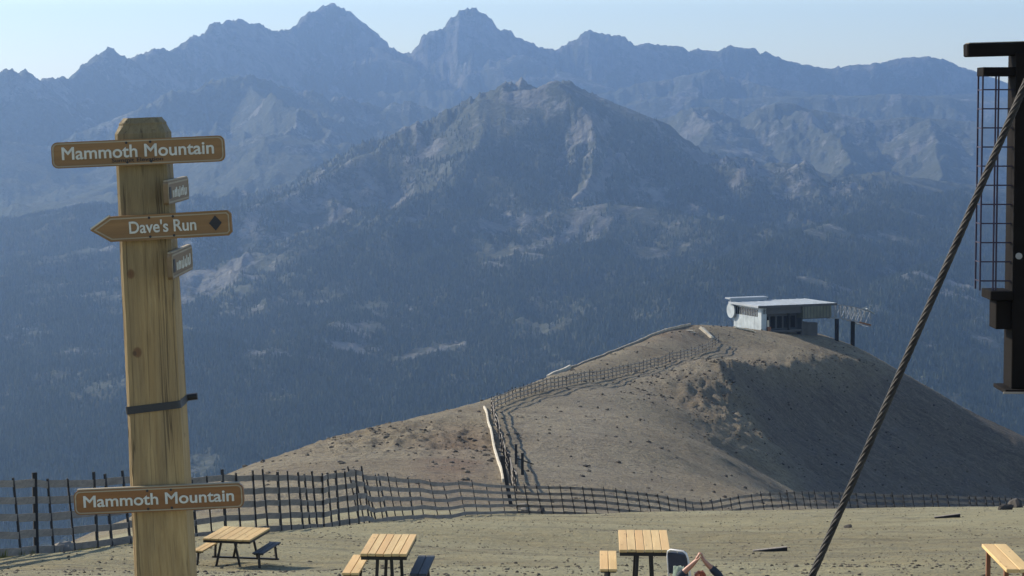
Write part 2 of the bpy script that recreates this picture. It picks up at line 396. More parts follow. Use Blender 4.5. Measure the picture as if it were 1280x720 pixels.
# ------------------------------------------------------------------ far terrain: valley, wooded slopes, ranges
def dist_interp(px, tab):
    return np.interp(px, [a for a,b in tab], [b for a,b in tab])
FT = [(-400,10000),(0,11000),(200,13000),(400,15500),(585,16000),(700,16300),(850,16600),(1280,17200),(1700,17400)]
R1 = [(-420,100),(-380,112),(-300,95),(-260,110),(-200,88),(-150,80),(-100,98),(-60,92),(-20,101),(0,103),(4,93),(11,86),(17,90),(22,97),(30,89),(36,97),(41,102),(55,98),(62,96),(72,99),(77,94),(90,96),(100,86),(112,80),(123,76),(128,66),(136,59),(143,65),(152,68),(157,75),(163,81),(170,71),(185,64),(203,60),(215,64),(220,58),(224,62),(235,50),(245,44),(251,50),(258,41),(266,31),(275,28),(285,27),(300,26),(318,31),(340,37),(358,38),(372,32),(385,18),(397,13),(405,6),(415,2),(425,8),(432,14),(440,22),(452,30),(460,38),(470,47),(478,54),(490,59),(500,63),(517,64),(524,58),(530,52),(534,44),(540,38),(550,33),(560,28),(568,20),(575,13),(588,9),(595,13),(600,15),(608,22),(615,28),(622,36),(630,35),(635,38),(643,45),(650,48),(670,56),(692,62),(705,56),(715,52),(722,47),(728,42),(735,38),(742,41),(748,40),(754,45),(760,42),(764,47),(768,44),(775,43),(780,48),(785,50),(792,55),(803,54),(815,54),(825,57),(838,56),(850,59),(858,63),(870,60),(880,63),(890,64),(900,65),(908,60),(912,56),(920,59),(933,60),(940,59),(948,65),(956,63),(970,71),(985,77),(1010,81),(1035,86),(1047,82),(1060,81),(1080,80),(1100,78),(1115,74),(1130,71),(1145,70),(1160,69),(1170,72),(1180,74),(1192,78),(1205,83),(1228,93),(1260,103),(1320,95),(1400,112),(1500,104),(1700,120)]
def full(tab, d):
    x0, y0 = tab[0]; x1, y1 = tab[-1]; tab = [(x0-1100,y0+14),(x0-800,y0-4),(x0-500,y0+10),(x0-220,y0-6)]+list(tab)+[(x1+250,y1-6),(x1+500,y1+12),(x1+800,y1-4),(x1+1100,y1+16)]
    return [(x,y,(dist_interp(x,d) if not np.isscalar(d) else d)) for x,y in tab]
RID = []   # (rows, near slope, far drop length)
RID.append((full(R1,FT), .85, 800, .30))
RID.append((full([(-400,200),(-200,190),(-60,165),(0,175),(60,185),(120,160),(170,140),(200,126),(213,115),(222,112),(240,112),(258,104),(270,97),(285,98),(300,95),(320,95),(345,105),(370,112),(395,117),(430,124),(455,128),(470,133),(485,141),(497,129),(507,126),(517,128),(528,140),(545,150),(600,170),(700,200)],[(-400,9000),(0,10200),(200,11000),(400,11800),(700,12500)]), .50, 700, .28))
RID.append((full([(-400,560),(-200,500),(-80,450),(0,420),(100,372),(180,330),(250,292),(300,262),(350,248),(390,226),(420,212),(450,196),(480,182),(510,160),(530,152),(545,147),(560,139),(575,131),(590,124),(592,119),(600,121),(610,112),(622,109),(635,104),(648,100),(656,106),(664,114),(675,111),(685,106),(696,103),(706,103),(716,109),(726,113),(733,119),(738,118),(745,127),(756,137),(770,149),(790,158),(810,160),(830,170),(850,182),(880,196),(920,208),(1000,225),(1080,217),(1150,222),(1280,240),(1450,250),(1700,280)],[(-400,5200),(0,5800),(250,6800),(450,7500),(650,8200),(900,8600),(1280,9000),(1700,9200)]), .42, 1100, .24))
RID.append((full([(700,170),(760,160),(790,152),(815,150),(840,147),(858,139),(872,135),(885,132),(900,138),(912,145),(925,147),(945,140),(958,133),(975,128),(990,130),(1010,136),(1030,140),(1050,141),(1090,150),(1130,146),(1160,147),(1200,150),(1280,158),(1400,150),(1700,165)],11500), .40, 700, .26))
RID.append((full([(740,120),(800,105),(850,96),(870,91),(892,87),(915,95),(940,104),(980,112),(1040,118),(1080,122),(1150,120),(1220,118),(1280,125),(1450,130),(1700,140)],[(700,14600),(1280,15200),(1700,15500)]), .35, 800, .22))
RID.append((full([(760,140),(790,128),(820,120),(850,119),(880,123)],13800), .40, 500, .3))
# wooded shoulders that come down towards the viewer
RID.append(([(480,215,8000),(520,245,7600),(560,262,7300),(640,262,7100),(700,262,6900),(760,254,6900),(830,262,6900),(900,280,6700)], .28, 1200, .22))
RID.append(([(250,420,5200),(330,440,5150),(420,402,5500),(470,385,5900),(560,352,6100),(640,335,6200),(760,300,6500)], .22, 1200, .20))
RID.append(([(900,330,5600),(1000,290,6400),(1080,268,7000),(1160,246,7700),(1230,235,8400)], .24, 1100, .20))
RID.append(([(1060,420,4800),(1130,345,5700),(1200,318,6300),(1280,330,6400),(1450,330,6500)], .26, 1000, .2))
RID.append(([(-300,330,7200),(-100,300,7800),(40,270,8200),(120,240,8800),(180,215,9500)], .34, 1000, .25))
RID.append(([(-300,260,9000),(-60,210,9800),(60,205,10200)], .4, 900, .3))
ny2, nu2 = 640, 1000
Y2 = 1500*np.exp(np.linspace(0, math.log(18900/1500), ny2))
U2 = np.concatenate([np.linspace(-.49,-.222,100)[:-1], np.linspace(-.222,.222,860), np.linspace(.222,.49,100)[1:]])
nu2 = len(U2)
YG, UG = np.meshgrid(Y2, U2, indexing='ij'); XG = UG*YG
wx = XG+fbm(XG/1700,YG/1700,3)*350; wy = YG+fbm(XG/1700+40,YG/1700,3)*350
Z = np.full(XG.shape, -1e9); CR = np.full(XG.shape, 1e9)
def prof(d, s, L): # steep near the crest, easing off
    return s*L*(1-np.exp(-d/L))+.13*d
for rows, s, L, s2 in RID:
    pts = [P(*r) for r in rows]
    for a, b in zip(pts[:-1], pts[1:]):
        lo, hi = sorted((a.x/a.y, b.x/b.y)); m = slice(max(0,np.searchsorted(U2,lo-.13)), np.searchsorted(U2,hi+.13))
        x, y = XG[:,m], YG[:,m]
        dx, dy = b.x-a.x, b.y-a.y; l2 = dx*dx+dy*dy
        tt = np.clip(((x-a.x)*dx+(y-a.y)*dy)/l2,0,1)
        d = np.hypot(x-a.x-tt*dx, y-a.y-tt*dy)
        h = a.z+(b.z-a.z)*tt-prof(np.maximum(d-.0015*y,0), s, L)
        up = h > Z[:,m]
        CR[:,m] = np.where(up, d, CR[:,m]); Z[:,m] = np.where(up, h, Z[:,m])
for rows in ([(700,104,7900),(728,150,7650),(722,205,7300),(690,250,7000),(640,285,6700),(560,330,6200)],[(770,150,8100),(800,190,7700),(850,225,7500),(900,262,7200),(960,300,6800)],
             [(640,103,7950),(600,150,7600),(560,190,7300),(500,240,6900),(440,300,6400)],[(885,133,11400),(870,180,10600),(840,215,10000)],[(1000,135,11300),(1040,180,10400),(1030,215,9700)],[(300,96,11200),(330,150,10300),(300,200,9500)],[(1180,150,11300),(1200,190,10300),(1160,225,9600)]):
    pts = [P(*r) for r in rows]
    for a, b in zip(pts[:-1], pts[1:]):
        dx, dy = b.x-a.x, b.y-a.y; l2 = dx*dx+dy*dy
        tt = np.clip(((wx-a.x)*dx+(wy-a.y)*dy)/l2,0,1); d = np.hypot(wx-a.x-tt*dx, wy-a.y-tt*dy)
        h = a.z+(b.z-a.z)*tt-prof(d, .42, 500); up = h > Z
        CR = np.where(up, np.minimum(CR, 150+d), CR); Z = np.where(up, h, Z)
base = -905+70*fbm(XG/1500,YG/1500,4)+np.clip((YG-5200)/3000,0,1)*90
Z = np.maximum(Z, base)+60*np.exp(-np.abs(Z-base)/60)
hh = np.clip((Z+700)/900,.15,1.1)
amp = np.clip(CR/900,0,1)**.8
rg = ridged(wx/1900,wy/1900,6,.5)-.95
nz = rg*150*amp*hh+(ridged(wx/820+2,wy/950+5,5,.55)-.95)*95*np.clip(CR/350,0,1)*hh+(ridged(wx/480+9,wy/620,5,.6)-.95)*75*np.clip(CR/220,0,1)*hh+fbm(XG/120,YG/120,4,.6)*14*np.clip(CR/90,0,1)
Z = Z+np.exp(-CR/120)*(Z > -150)*fbm(XG/48,YG/300,4,.65)*15*np.clip((.09-UG)/.05,.2,1.6)
nz = nz+np.exp(-CR/1500)*np.clip((Z+200)/400,0,1)*(ridged(XG/260,YG/700,5,.6)-.95)*60*np.clip((.17-UG)/.06,.15,1)
Z = Z+np.clip(nz, -CR*.30-1, CR*.07+1)
Z = np.where(YG < 2200, np.minimum(Z, -880), Z)
idx = np.arange(ny2*nu2).reshape(ny2,nu2)
q2 = np.stack([idx[:-1,:-1],idx[:-1,1:],idx[1:,1:],idx[1:,:-1]],-1).reshape(-1,4)
# bare granite: shelves and streaks among the trees; more of it high up
rk = np.clip((Z+160)/420,0,1)
pat = ridged(wx/900+3,wy/900,5,.6); st = ridged((wx*.8-wy*.6)/260,(wx*.6+wy*.8)/1500,4,.6)
clr = fbm(wx/420,wy/520,5,.55)
rock = np.clip(rk*.75+(pat-.95)*.6+clr*.35*np.clip((Z+760)/350,0,1)+(st-1.1)*.55*np.clip((Z+820)/300,0,1),0,1)
def spot(px,py,d,rx,ry,ang=0):
    p = P(px,py,d); c, s_ = math.cos(ang), math.sin(ang)
    a = (XG-p.x)*c+(YG-p.y)*s_; b = -(XG-p.x)*s_+(YG-p.y)*c
    return np.exp(-((a/rx)**2+(b/ry)**2))
def surf_spot(px, py, rx, ry, ang=0):
    # find where that sight line meets the slope
    j = int(np.argmin(np.abs(U2-(px-640)/F))); v = (360-py)/F
    sl = (-math.sin(TH)+math.cos(TH)*v)/(math.cos(TH)+math.sin(TH)*v)
    hit = np.nonzero(Z[:,j] > sl*YG[:,j])[0]
    hit = hit[hit > 90]
    i = hit[0] if len(hit) else 300
    x0, y0 = XG[i,j], YG[i,j]; c, s_ = math.cos(ang), math.sin(ang)
    a = (XG-x0)*c+(YG-y0)*s_; b = -(XG-x0)*s_+(YG-y0)*c
    return np.exp(-((a/rx)**2+(b/ry)**2))
broad = 0
for a in [(330,270,450),(420,235,450),(520,195,400),(600,150,350),(660,125,300),(710,160,300),(250,330,400),(190,380,300),(800,250,400),(900,215,400),(960,180,500),(1100,215,500),(1200,200,500),(1250,250,500),(1130,350,300),(1190,400,250),(700,275,350),(420,410,250),(560,440,200)]:
    broad = np.maximum(broad, surf_spot(a[0],a[1],a[2],a[2]))
sp = 0; BR = ((440,410),(400,430),(360,445),(470,393),(1130,345),(1160,350),(1200,370),(550,435))
for a in [(440,410,110,40,.5),(400,430,130,35,.5),(360,445,80,30,.4),(470,393,60,30,.4),(550,435,90,25,.6),(520,452,80,20,.6),(1130,345,60,60,.3),(1160,350,60,50,0),(1200,370,50,50,0),
          (1020,282,60,50,0),(800,272,180,60,.2),(700,280,120,50,.3),(330,300,120,150,.5),(280,340,100,120,.5),(240,370,70,90,.5),(460,245,150,120,.4),(430,262,150,90,.4),(245,575,30,60,0),(330,470,30,40,0),(345,495,30,40,0),
          (20,420,70,80,0),(60,440,60,60,0),(1000,240,200,90,0),(1100,190,260,160,.3),(1160,170,260,120,.3),(1050,200,200,100,.3),(940,190,160,160,0),(880,170,200,200,0),(760,200,140,160,0)]:
    sp = np.maximum(sp, (1.25 if a[:2] in BR else 1)*surf_spot(*a[:2], *[q*1.4 for q in a[2:4]], a[4]))
fine = ridged((wx*.85-wy*.5)/150,(wx*.5+wy*.85)/420,4,.65)
rock = np.clip(broad*(.08+.5*np.clip(fine-.75,0,1))+rock*np.clip((Z+720)/420,.25,1)*(1-.95*np.clip(surf_spot(825,380,420,380)*1.4,0,1))+sp*(.22+.45*np.clip(fbm(XG/70,YG/90,4,.7)+.3,0,1)),0,1)

def far_mat():
    t = NT('wooded_granite'); v = t.coord()
    r = t.attr('rock'); f1 = t.noise(v,.012,6,.7,.3); f2 = t.noise(v,.05,4,.7)
    g = t.mix(t.ramp(f1,[(.4,0),(.62,1)]), (.10,.096,.082), (.20,.19,.165))
    tr = t.mix(t.ramp(f2,[(.35,0),(.65,1)]), (.05,.056,.036), (.10,.10,.066))
    k = t.math('ADD', r, t.math('MULTIPLY', t.math('SUBTRACT', f1, .5), 1.5))
    k = t.math('ADD', k, t.math('MULTIPLY', t.math('SUBTRACT', f2, .5), 1.5))
    m = t.ramp(k,[(.42,0),(.60,1)])
    col = t.mix(m, tr, g)
    t.col(col); t.set(Roughness=1); t.b.inputs['Specular IOR Level'].default_value = .05
    t.bump(t.math('ADD',f2,t.math('MULTIPLY',f1,3)), .8, 14)
    return t.m
far = npmesh('mountains', np.stack([XG.ravel(),YG.ravel(),Z.ravel()],-1), q2, far_mat(), True, {'rock':rock.ravel()})
tag(far, kind='structure')
# forest: small conifers, denser low down and off the granite
def forest():
    n = 850000
    u = rng.uniform(-.31,.31,n); y = 3200*np.exp(rng.random(n)*math.log(8200/3200)); x = u*y
    iy = np.clip(np.searchsorted(Y2,y)-1,0,ny2-2); ix = np.clip(np.searchsorted(U2,u)-1,0,nu2-2)
    fy = (y-Y2[iy])/(Y2[iy+1]-Y2[iy]); fx = (u-U2[ix])/(U2[ix+1]-U2[ix])
    def smp(A): return (A[iy,ix]*(1-fx)+A[iy,ix+1]*fx)*(1-fy)+(A[iy+1,ix]*(1-fx)+A[iy+1,ix+1]*fx)*fy
    z = smp(Z); rk_ = smp(rock)
    keep = rng.random(n) < np.clip(.95-rk_*1.7+.9*fbm(x/130,y/160,4)-.5*np.clip(smp(clr)*2,0,1),.0,1)*np.clip((-30-z)/260,0.02,1)
    x, y, z = x[keep], y[keep], z[keep]; n = len(x)
    h = rng.uniform(6,16,n)*np.clip(1-(z+100)/900,.6,1); w_ = h*rng.uniform(.16,.26,n)
    a0 = rng.random(n)*6.28
    V = np.empty((n,4,3))
    for k in range(3):
        V[:,k,0] = x+w_*np.cos(a0+k*2.094); V[:,k,1] = y+w_*np.sin(a0+k*2.094); V[:,k,2] = z-1
    V[:,3,0] = x; V[:,3,1] = y; V[:,3,2] = z+h
    b = np.arange(n)[:,None]*4
    Fc = np.concatenate([b+[0,1,3], b+[1,2,3], b+[2,0,3]])
    t = NT('conifer_forest'); rn = t.n('ShaderNodeNewGeometry').outputs['Random Per Island']
    t.col(t.mix(rn,(.028,.038,.022),(.075,.085,.05))); t.set(Roughness=1); t.b.inputs['Specular IOR Level'].default_value = .05
    o = npmesh('forest', V.reshape(-1,3), Fc, t.m, False)
    tag(o, 'dark conifer forest covering the valley slopes far below', 'forest', kind='stuff')
forest()
# haze: one closed box of even air
bm = bmesh.new(); x0,x1,y0,y1,z0,z1 = -9500,9500,-300,19000,-1150,730
box(bm, ((x0+x1)/2,(y0+y1)/2,(z0+z1)/2), (x1-x0,y1-y0,z1-z0))
hm = bpy.data.materials.new('haze_air'); hm.use_nodes = True; t_ = hm.node_tree; t_.nodes.clear()
pv = t_.nodes.new('ShaderNodeVolumePrincipled'); ho = t_.nodes.new('ShaderNodeOutputMaterial'); t_.links.new(pv.outputs[0], ho.inputs['Volume'])
pv.inputs['Color'].default_value = (.40,.59,.90,1); pv.inputs['Density'].default_value = 6.3e-5; pv.inputs['Anisotropy'].default_value = .7
hz = obj('haze', bm, hm); tag(hz, 'thin blue haze filling the air over the valley', 'haze', kind='stuff')
hz.visible_shadow = True

# ------------------------------------------------------------------ helpers for things
def ray_ground(px, py, lo=20, hi=900):
    d = lo
    while d < hi:
        p = P(px,py,d)
        if g1(p.x,d) >= p.z: return Vector((p.x,d,g1(p.x,d)))
        d *= 1.004
    return P(px,py,hi)
def child(name, bm, mat, parent, base, smooth=False):
    """bm is in world coordinates; its origin becomes its own centre"""
    c = sum((v.co for v in bm.verts), Vector())/max(1,len(bm.verts))
    bmesh.ops.translate(bm, verts=bm.verts, vec=-c)
    return obj(name, bm, mat, parent, smooth, c-Vector(base))
def text_part(s, width, height, mat, parent, loc, bold=.006, name='lettering', thick=.002, spacing=1.0):
    cu = bpy.data.curves.new('t','FONT'); cu.body = s; cu.size = 1; cu.bevel_depth = bold*3; cu.bevel_resolution = 0; cu.extrude = .02; cu.space_character = spacing
    o = bpy.data.objects.new('t', cu); C.objects.link(o); bpy.context.view_layer.update()
    me = bpy.data.meshes.new_from_object(o); bpy.data.objects.remove(o)
    me.name = name
    co_ = np.array([v.co for v in me.vertices]); mn, mx = co_.min(0), co_.max(0)
    co_ = (co_-(mn+mx)/2)/(mx-mn)
    co_ = co_*np.array([width,height,thick]); out = np.stack([co_[:,0],-co_[:,2],co_[:,1]],-1)
    me.vertices.foreach_set('co', out.astype(np.float32).ravel()); me.update()
    me.materials.clear(); me.materials.append(mat)
    q = bpy.data.objects.new(name, me); C.objects.link(q); q.parent = parent; q.location = loc
    return q
def rrect(w, h, r, n=4):
    out = []
    for cx, cy, a0 in ((w/2-r,h/2-r,0),(-w/2+r,h/2-r,90),(-w/2+r,-h/2+r,180),(w/2-r,-h/2+r,270)):
        for k in range(n+1):
            a = R(a0+90*k/n); out.append((cx+r*math.cos(a), cy+r*math.sin(a)))
    return out
def ring(bm, outer, inner, y0, y1):
    n = len(outer)
    def v(pts, y): return [bm.verts.new((x,y,z)) for x,z in pts]
    a,b,c,d = v(outer,y0), v(inner,y0), v(outer,y1), v(inner,y1)
    for i in range(n):
        j = (i+1)%n
        bm.faces.new((a[i],a[j],b[j],b[i])); bm.faces.new((c[i],d[i],d[j],c[j]))
        bm.faces.new((a[i],c[i],c[j],a[j])); bm.faces.new((b[i],b[j],d[j],d[i]))

# ------------------------------------------------------------------ the signpost
DP = 13.3
ptop = P(178,147,DP); pbot = P(207,715,DP); ax = (ptop-pbot).normalized()
base = pbot-ax*((pbot.z-g1(pbot.x,DP)+.25)/ax.z)
sp_ = empty('trail_signpost', base); tag(sp_, 'tall square timber post with five brown trail signs, left foreground', 'signpost')
H = (ptop-base).length
tilt = math.atan2(ax.x, ax.z)
bm = bmesh.new(); rings = []; prof_c = []
zz = list(np.arange(0, H-.11, .06))+[H-.085,H-.04,H-.03,H]
for i, z in enumerate(zz):
    hwid = np.interp(z, [0,H-2.6,H], [.168,.154,.137]); ch = .018
    if z > H-.05: hwid *= .86 if z < H-.001 else .70; ch = .03
    pts = [(-hwid+ch,-hwid),(hwid-ch,-hwid),(hwid,-hwid+ch),(hwid,hwid-ch),(hwid-ch,hwid),(-hwid+ch,hwid),(-hwid,hwid-ch),(-hwid,-hwid+ch)]
    full_ = []
    for k in range(8):
        a, b = pts[k], pts[(k+1)%8]; m_ = 5 if k%2 == 0 else 1
        for q in range(m_): full_.append((a[0]+(b[0]-a[0])*q/m_, a[1]+(b[1]-a[1])*q/m_))
    w_ = float(.004*pn(np.array(z*1.7),np.array(3.3))); w2 = float(.004*pn(np.array(z*1.3),np.array(8.3)))
    rings.append([bm.verts.new((x*(1+.012*float(pn(np.array(z*3.1),np.array(x*9+4.)))) + w_, y+w2, z)) for x,y in full_])
for A, B in zip(rings[:-1], rings[1:]):
    n = len(A)
    for k in range(n): bm.faces.new((A[k],A[(k+1)%n],B[(k+1)%n],B[k]))
bm.faces.new(rings[-1]); bm.faces.new(rings[0][::-1])
po = obj('timber_post', bm, M['post'], sp_); po.rotation_euler = (0, tilt, 0)
def sign(px, py, w, h, tilt_deg, text, tpx, tw, th, label, arrow=False, mat='sign', small=None, top=None):
    d = DP-.182; s = F/d; c = P(px,py,d)-Vector(base)
    if arrow:
        a = w/2; pk = 25/s
        out = [(-a,0),(-a+pk,-h/2)]+[(a-.02,-h/2),(a,-h/2+.02),(a,h/2-.02),(a-.02,h/2)]+[(-a+pk,h/2)]
        inn = [(-a+.020,0),(-a+pk+.006,-h/2+.011)]+[(a-.025,-h/2+.011),(a-.011,-h/2+.025),(a-.011,h/2-.025),(a-.025,h/2-.011)]+[(-a+pk+.006,h/2-.011)]
        inn2 = [(-a+.034,0),(-a+pk+.010,-h/2+.018)]+[(a-.028,-h/2+.018),(a-.018,-h/2+.028),(a-.018,h/2-.028),(a-.028,h/2-.018)]+[(-a+pk+.010,h/2-.018)]
    else:
        out = rrect(w,h,.034); inn = rrect(w-.012,h-.012,.029); inn2 = rrect(w-.026,h-.026,.023)
    bm = bmesh.new(); prism(bm, out, -.018, .018)
    b = obj('sign_board', bm, M[mat], sp_, loc=c); b.rotation_euler = (0,-R(tilt_deg),0)
    tag(b, label)
    bm = bmesh.new(); ring(bm, inn, inn2, -.021, -.0175); obj('border', bm, M['sign_edge'], b)
    if top:
        bm = bmesh.new(); bar(bm, (-w/2+.02,0,h/2+.003), (w/2-.02,0,h/2+.003), .030, .006); obj('sunlit_top_edge', bm, M['sign_edge'], b)  # sun-bright top edge of the sign, painted as a pale strip
    if arrow:
        bm = bmesh.new(); bar(bm, (-a+.004,0,.008), (-a+pk,0,h/2+.004), .036, .008); obj('sunlit_tip_edge', bm, M['board_pale'], b)  # sunlight on the arrow's upper edge, put in as a pale strip
    text_part(text, tw/s, th/s, M['letter'], b, ((tpx-px)/s, -.0195, (.004 if not small else .008)))
    if small: text_part(small, 64/s, 5/s, M['black'], b, ((172-px)/s, -.0195, -.040), .004)
    for sx in (-.06,.07):
        for sz in (h/2-.018, -h/2+.018):
            bm = bmesh.new(); tube(bm, [(sx,-.0225,sz),(sx,-.017,sz)], .007, 8); obj('screw', bm, M['black'], b)
    return b, s
sign(173,190, .941,.142, 2.5, 'Mammoth Mountain', 173, 190, 16, 'topmost brown sign with small black line under its name', small='Summit Elevation')
b, s = sign(201.5,283, .772,.139, 3.2, "Dave's Run", 204, 84, 16, 'left pointing arrow sign with black diamond', arrow=True)
bm = bmesh.new(); prism(bm, [(-8/s,0),(0,-9.5/s),(8/s,0),(0,9.5/s)], -.0215, -.0175)
obj('black_diamond', bm, M['black'], b, loc=((270-201.5)/s,0,.003))
M['sign_warm'] = m_wood('sign_face_warm', (.27,.12,.032), (.21,.085,.022), 0, 2.2, .5, .12, False)
M['sign_dull'] = m_wood('sign_face_dull', (.24,.16,.075), (.18,.11,.05), 0, 2.2, .6, .15, False)
sign(199,623.5, .932,.136, 2.6, 'Mammoth Mountain', 199, 190, 15, 'lowest brown sign, warmer orange brown', mat='sign_warm', top=True)
for py, x0, hh_, lab in ((235,203,.125,'upper board seen edge on, fixed to the side of the post'), (327,208,.140,'lower board seen edge on, fixed to the side of the post')):
    a = P(x0,py,12.9); X = a.x; zc = a.z-.03
    bm = bmesh.new(); prism(bm, rrect(.82,hh_,.02), -.015, .010)
    b = obj('sign_board', bm, M['sign_dull'], sp_, loc=Vector((X+.012,13.33,zc))-Vector(base)); b.rotation_euler = (tilt, 0, R(90))
    tag(b, lab)
    bm = bmesh.new(); ring(bm, rrect(.805,hh_-.014,.018), rrect(.78,hh_-.032,.012), -.018, -.0145); obj('border', bm, M['sign_edge'], b)
    bm = bmesh.new(); box(bm, (0,-.002,hh_/2+.0035), (.78,.022,.007)); obj('sunlit_board_edge', bm, M['sign_edge'], b)  # bright sunlit top of the board, put into a paler strip
    bm = bmesh.new(); box(bm, (-.33,-.0165,0), (.07,.003,hh_*.5)); obj('dark_bar', bm, M['black'], b)
    # worn lettering, no longer readable
    x = -.22
    for k in range(9):
        bm = bmesh.new()
        hgt = hh_*random.choice((.3,.3,.42)); box(bm, (x,-.0165,-.01+(hgt-hh_*.3)/2), (.03,.003,hgt))
        if k%2: box(bm, (x+.03,-.0165,-.01+random.choice((-1,1))*hh_*.12), (.04,.003,.018))
        x += .065
        obj('worn_letter', bm, M['letter'], b)
# strap and its bolt
zs = (P(204,505,DP)-base).dot(ax); hw_ = float(np.interp(zs,[0,H-2.6,H],[.168,.154,.137]))+.006
bm = bmesh.new(); o_ = rrect(2*hw_,2*hw_,.02); i_ = rrect(2*hw_-.008,2*hw_-.008,.018)
ring(bm, o_, i_, -.021, .021)
st_ = obj('strap', bm, M['strap'], sp_, loc=ax*zs); st_.rotation_euler = (R(90), R(-5)+tilt*.4, 0); 
st_.matrix_local = Matrix.Translation(ax*zs) @ Euler((0,-R(7),0)).to_matrix().to_4x4() @ Euler((R(90),0,0)).to_matrix().to_4x4()
bm = bmesh.new(); tube(bm, [(hw_-.02,0,-hw_-.02),(hw_+.05,0,-hw_-.02)], .02, 10); tube(bm, [(hw_-.05,0,-hw_+.0),(hw_-.05,0,-hw_-.03)], .014, 8)
obj('bolt', bm, M['strap'], st_)

# ------------------------------------------------------------------ guy rope in front
a = P(1280,109,7.5); b = P(1015,720,7.5); dr = (b-a).normalized()
lo = a+dr*((a.z-g1(a.x+dr.x*7,7.5))/-dr.z); hi = a-dr*2.6
Lr = (lo-hi).length; ns = int(Lr/.011); e1 = dr.cross(Vector((0,1,0))).normalized(); e2 = dr.cross(e1)
gr = empty('guy_rope', lo); tag(gr, 'thick twisted steel rope slanting across the right side, close by', 'cable')
for k in range(6):
    bm = bmesh.new(); pts = []
    for i in range(ns+1):
        an = 2*math.pi*(i*.011/.17)+k*math.pi/3; c = hi+dr*(i*.011)
        pts.append(c+(e1*math.cos(an)+e2*math.sin(an))*.0076)
    tube(bm, pts, .0044, 7); child('strand', bm, M['rope'], gr, lo, True)
bm = bmesh.new(); tube(bm, [hi,lo], .006, 8); child('core', bm, M['rope'], gr, lo)
bm = bmesh.new(); tube(bm, [lo-dr*.9,lo-dr*.35], .03, 10); tube(bm, [lo-dr*.4,lo+dr*.1], .016, 8); child('turnbuckle', bm, M['steel'], gr, lo)

# ------------------------------------------------------------------ steel mast with ladder at the right edge
DM = 36.0; sm_ = F/DM
gb = Vector((P(1330,700,DM).x, DM, g1(P(1330,700,DM).x,DM)))
ma = empty('steel_mast', gb); tag(ma, 'dark brown steel mast with platform and side ladder at the right edge', 'mast')
def pz(py, d=DM): return P(1240,py,d).z
def pxx(px, d=DM, py=300): return P(px,py,d).x
cl = pxx(1267); cr_ = cl+.62
bm = bmesh.new(); box(bm, ((cl+cr_)/2,DM+.3,(pz(66)+pz(486))/2), (cr_-cl,.6,pz(66)-pz(486)), bev=.01); child('column', bm, M['mast'], ma, gb)
bm = bmesh.new(); xa = pxx(1211,py=60); rot = Euler((0,R(-1.6),0)).to_matrix()
box(bm, ((xa+xa+1.9)/2,DM+.28,pz(62)+.02), (1.9,.34,.20), rot, .02); child('top_beam', bm, M['mast'], ma, gb)
bm = bmesh.new(); box(bm, ((xa+xa+1.9)/2+.01,DM+.28,pz(62)+.127), (1.86,.30,.012), rot); child('pale_beam_edge', bm, M['rock_pale'], ma, gb)  # pale strip along the top of the beam
xb = pxx(1230,py=90)
bm = bmesh.new(); box(bm, ((xb+cl)/2+.03,DM+.3,pz(89.5)), (cl-xb+.06,.5,.135), bev=.01); child('upper_bracket', bm, M['mast'], ma, gb)
bm = bmesh.new(); x1 = pxx(1237,py=370); box(bm, ((x1+cl)/2,DM+.3,pz(369.5)), (cl-x1-.006,.7,.135), bev=.01); child('platform', bm, M['mast'], ma, gb)
bm = bmesh.new(); x2 = pxx(1245.5,py=390); box(bm, ((x2+cl)/2,DM+.3,(pz(376.5)+pz(412))/2), (cl-x2-.006,.5,pz(376.5)-pz(412)), bev=.01); child('equipment_box', bm, M['mast'], ma, gb)
xr = [xb+.015, pxx(1246,py=200), pxx(1249.5,py=200)]
bm = bmesh.new()
for x in xr: bar(bm, (x,DM+.15,pz(94)), (x,DM+.15,pz(364)), .024)
bar(bm, (xr[0],DM+.5,pz(94)), (xr[0],DM+.5,pz(364)), .024)
ld = child('ladder', bm, M['ladder'], ma, gb); lo_ = ld.location
for i in range(11):
    z = pz(112+24*i); bm = bmesh.new()
    bar(bm, (xr[0],DM+.15,z), (cl+.0,DM+.15,z), .02); bar(bm, (xr[0],DM+.15,z-.004), (xr[0],DM+.5,z-.004), .018)
    child('rung', bm, M['ladder'], ld, Vector(gb)+lo_)
bm = bmesh.new(); x3 = pxx(1254,py=488)
box(bm, (x3+.9,DM+.3,pz(488.5)), (1.8,.9,.06), bev=.008); child('base_plate', bm, M['mast'], ma, gb)
bm = bmesh.new(); box(bm, (x3+.87,DM-.165,pz(488.5)-.012), (1.8,.028,.03)); child('plate_edge', bm, M['rock_pale'], ma, gb)
bm = bmesh.new(); xp = pxx(1318,py=600); zt = pz(489.5)-.02; box(bm, (xp+.5,DM+.3,(zt+gb.z-.4)/2), (1.0,.8,zt-gb.z+.4), bev=.02); child('pedestal', bm, M['conc'], ma, gb)
bm = bmesh.new(); tube(bm, [(cl+.08,DM-.03,pz(320)),(cl+.08,DM+.01,pz(320))], .05, 12); child('lamp_cap', bm, M['conc'], ma, gb)

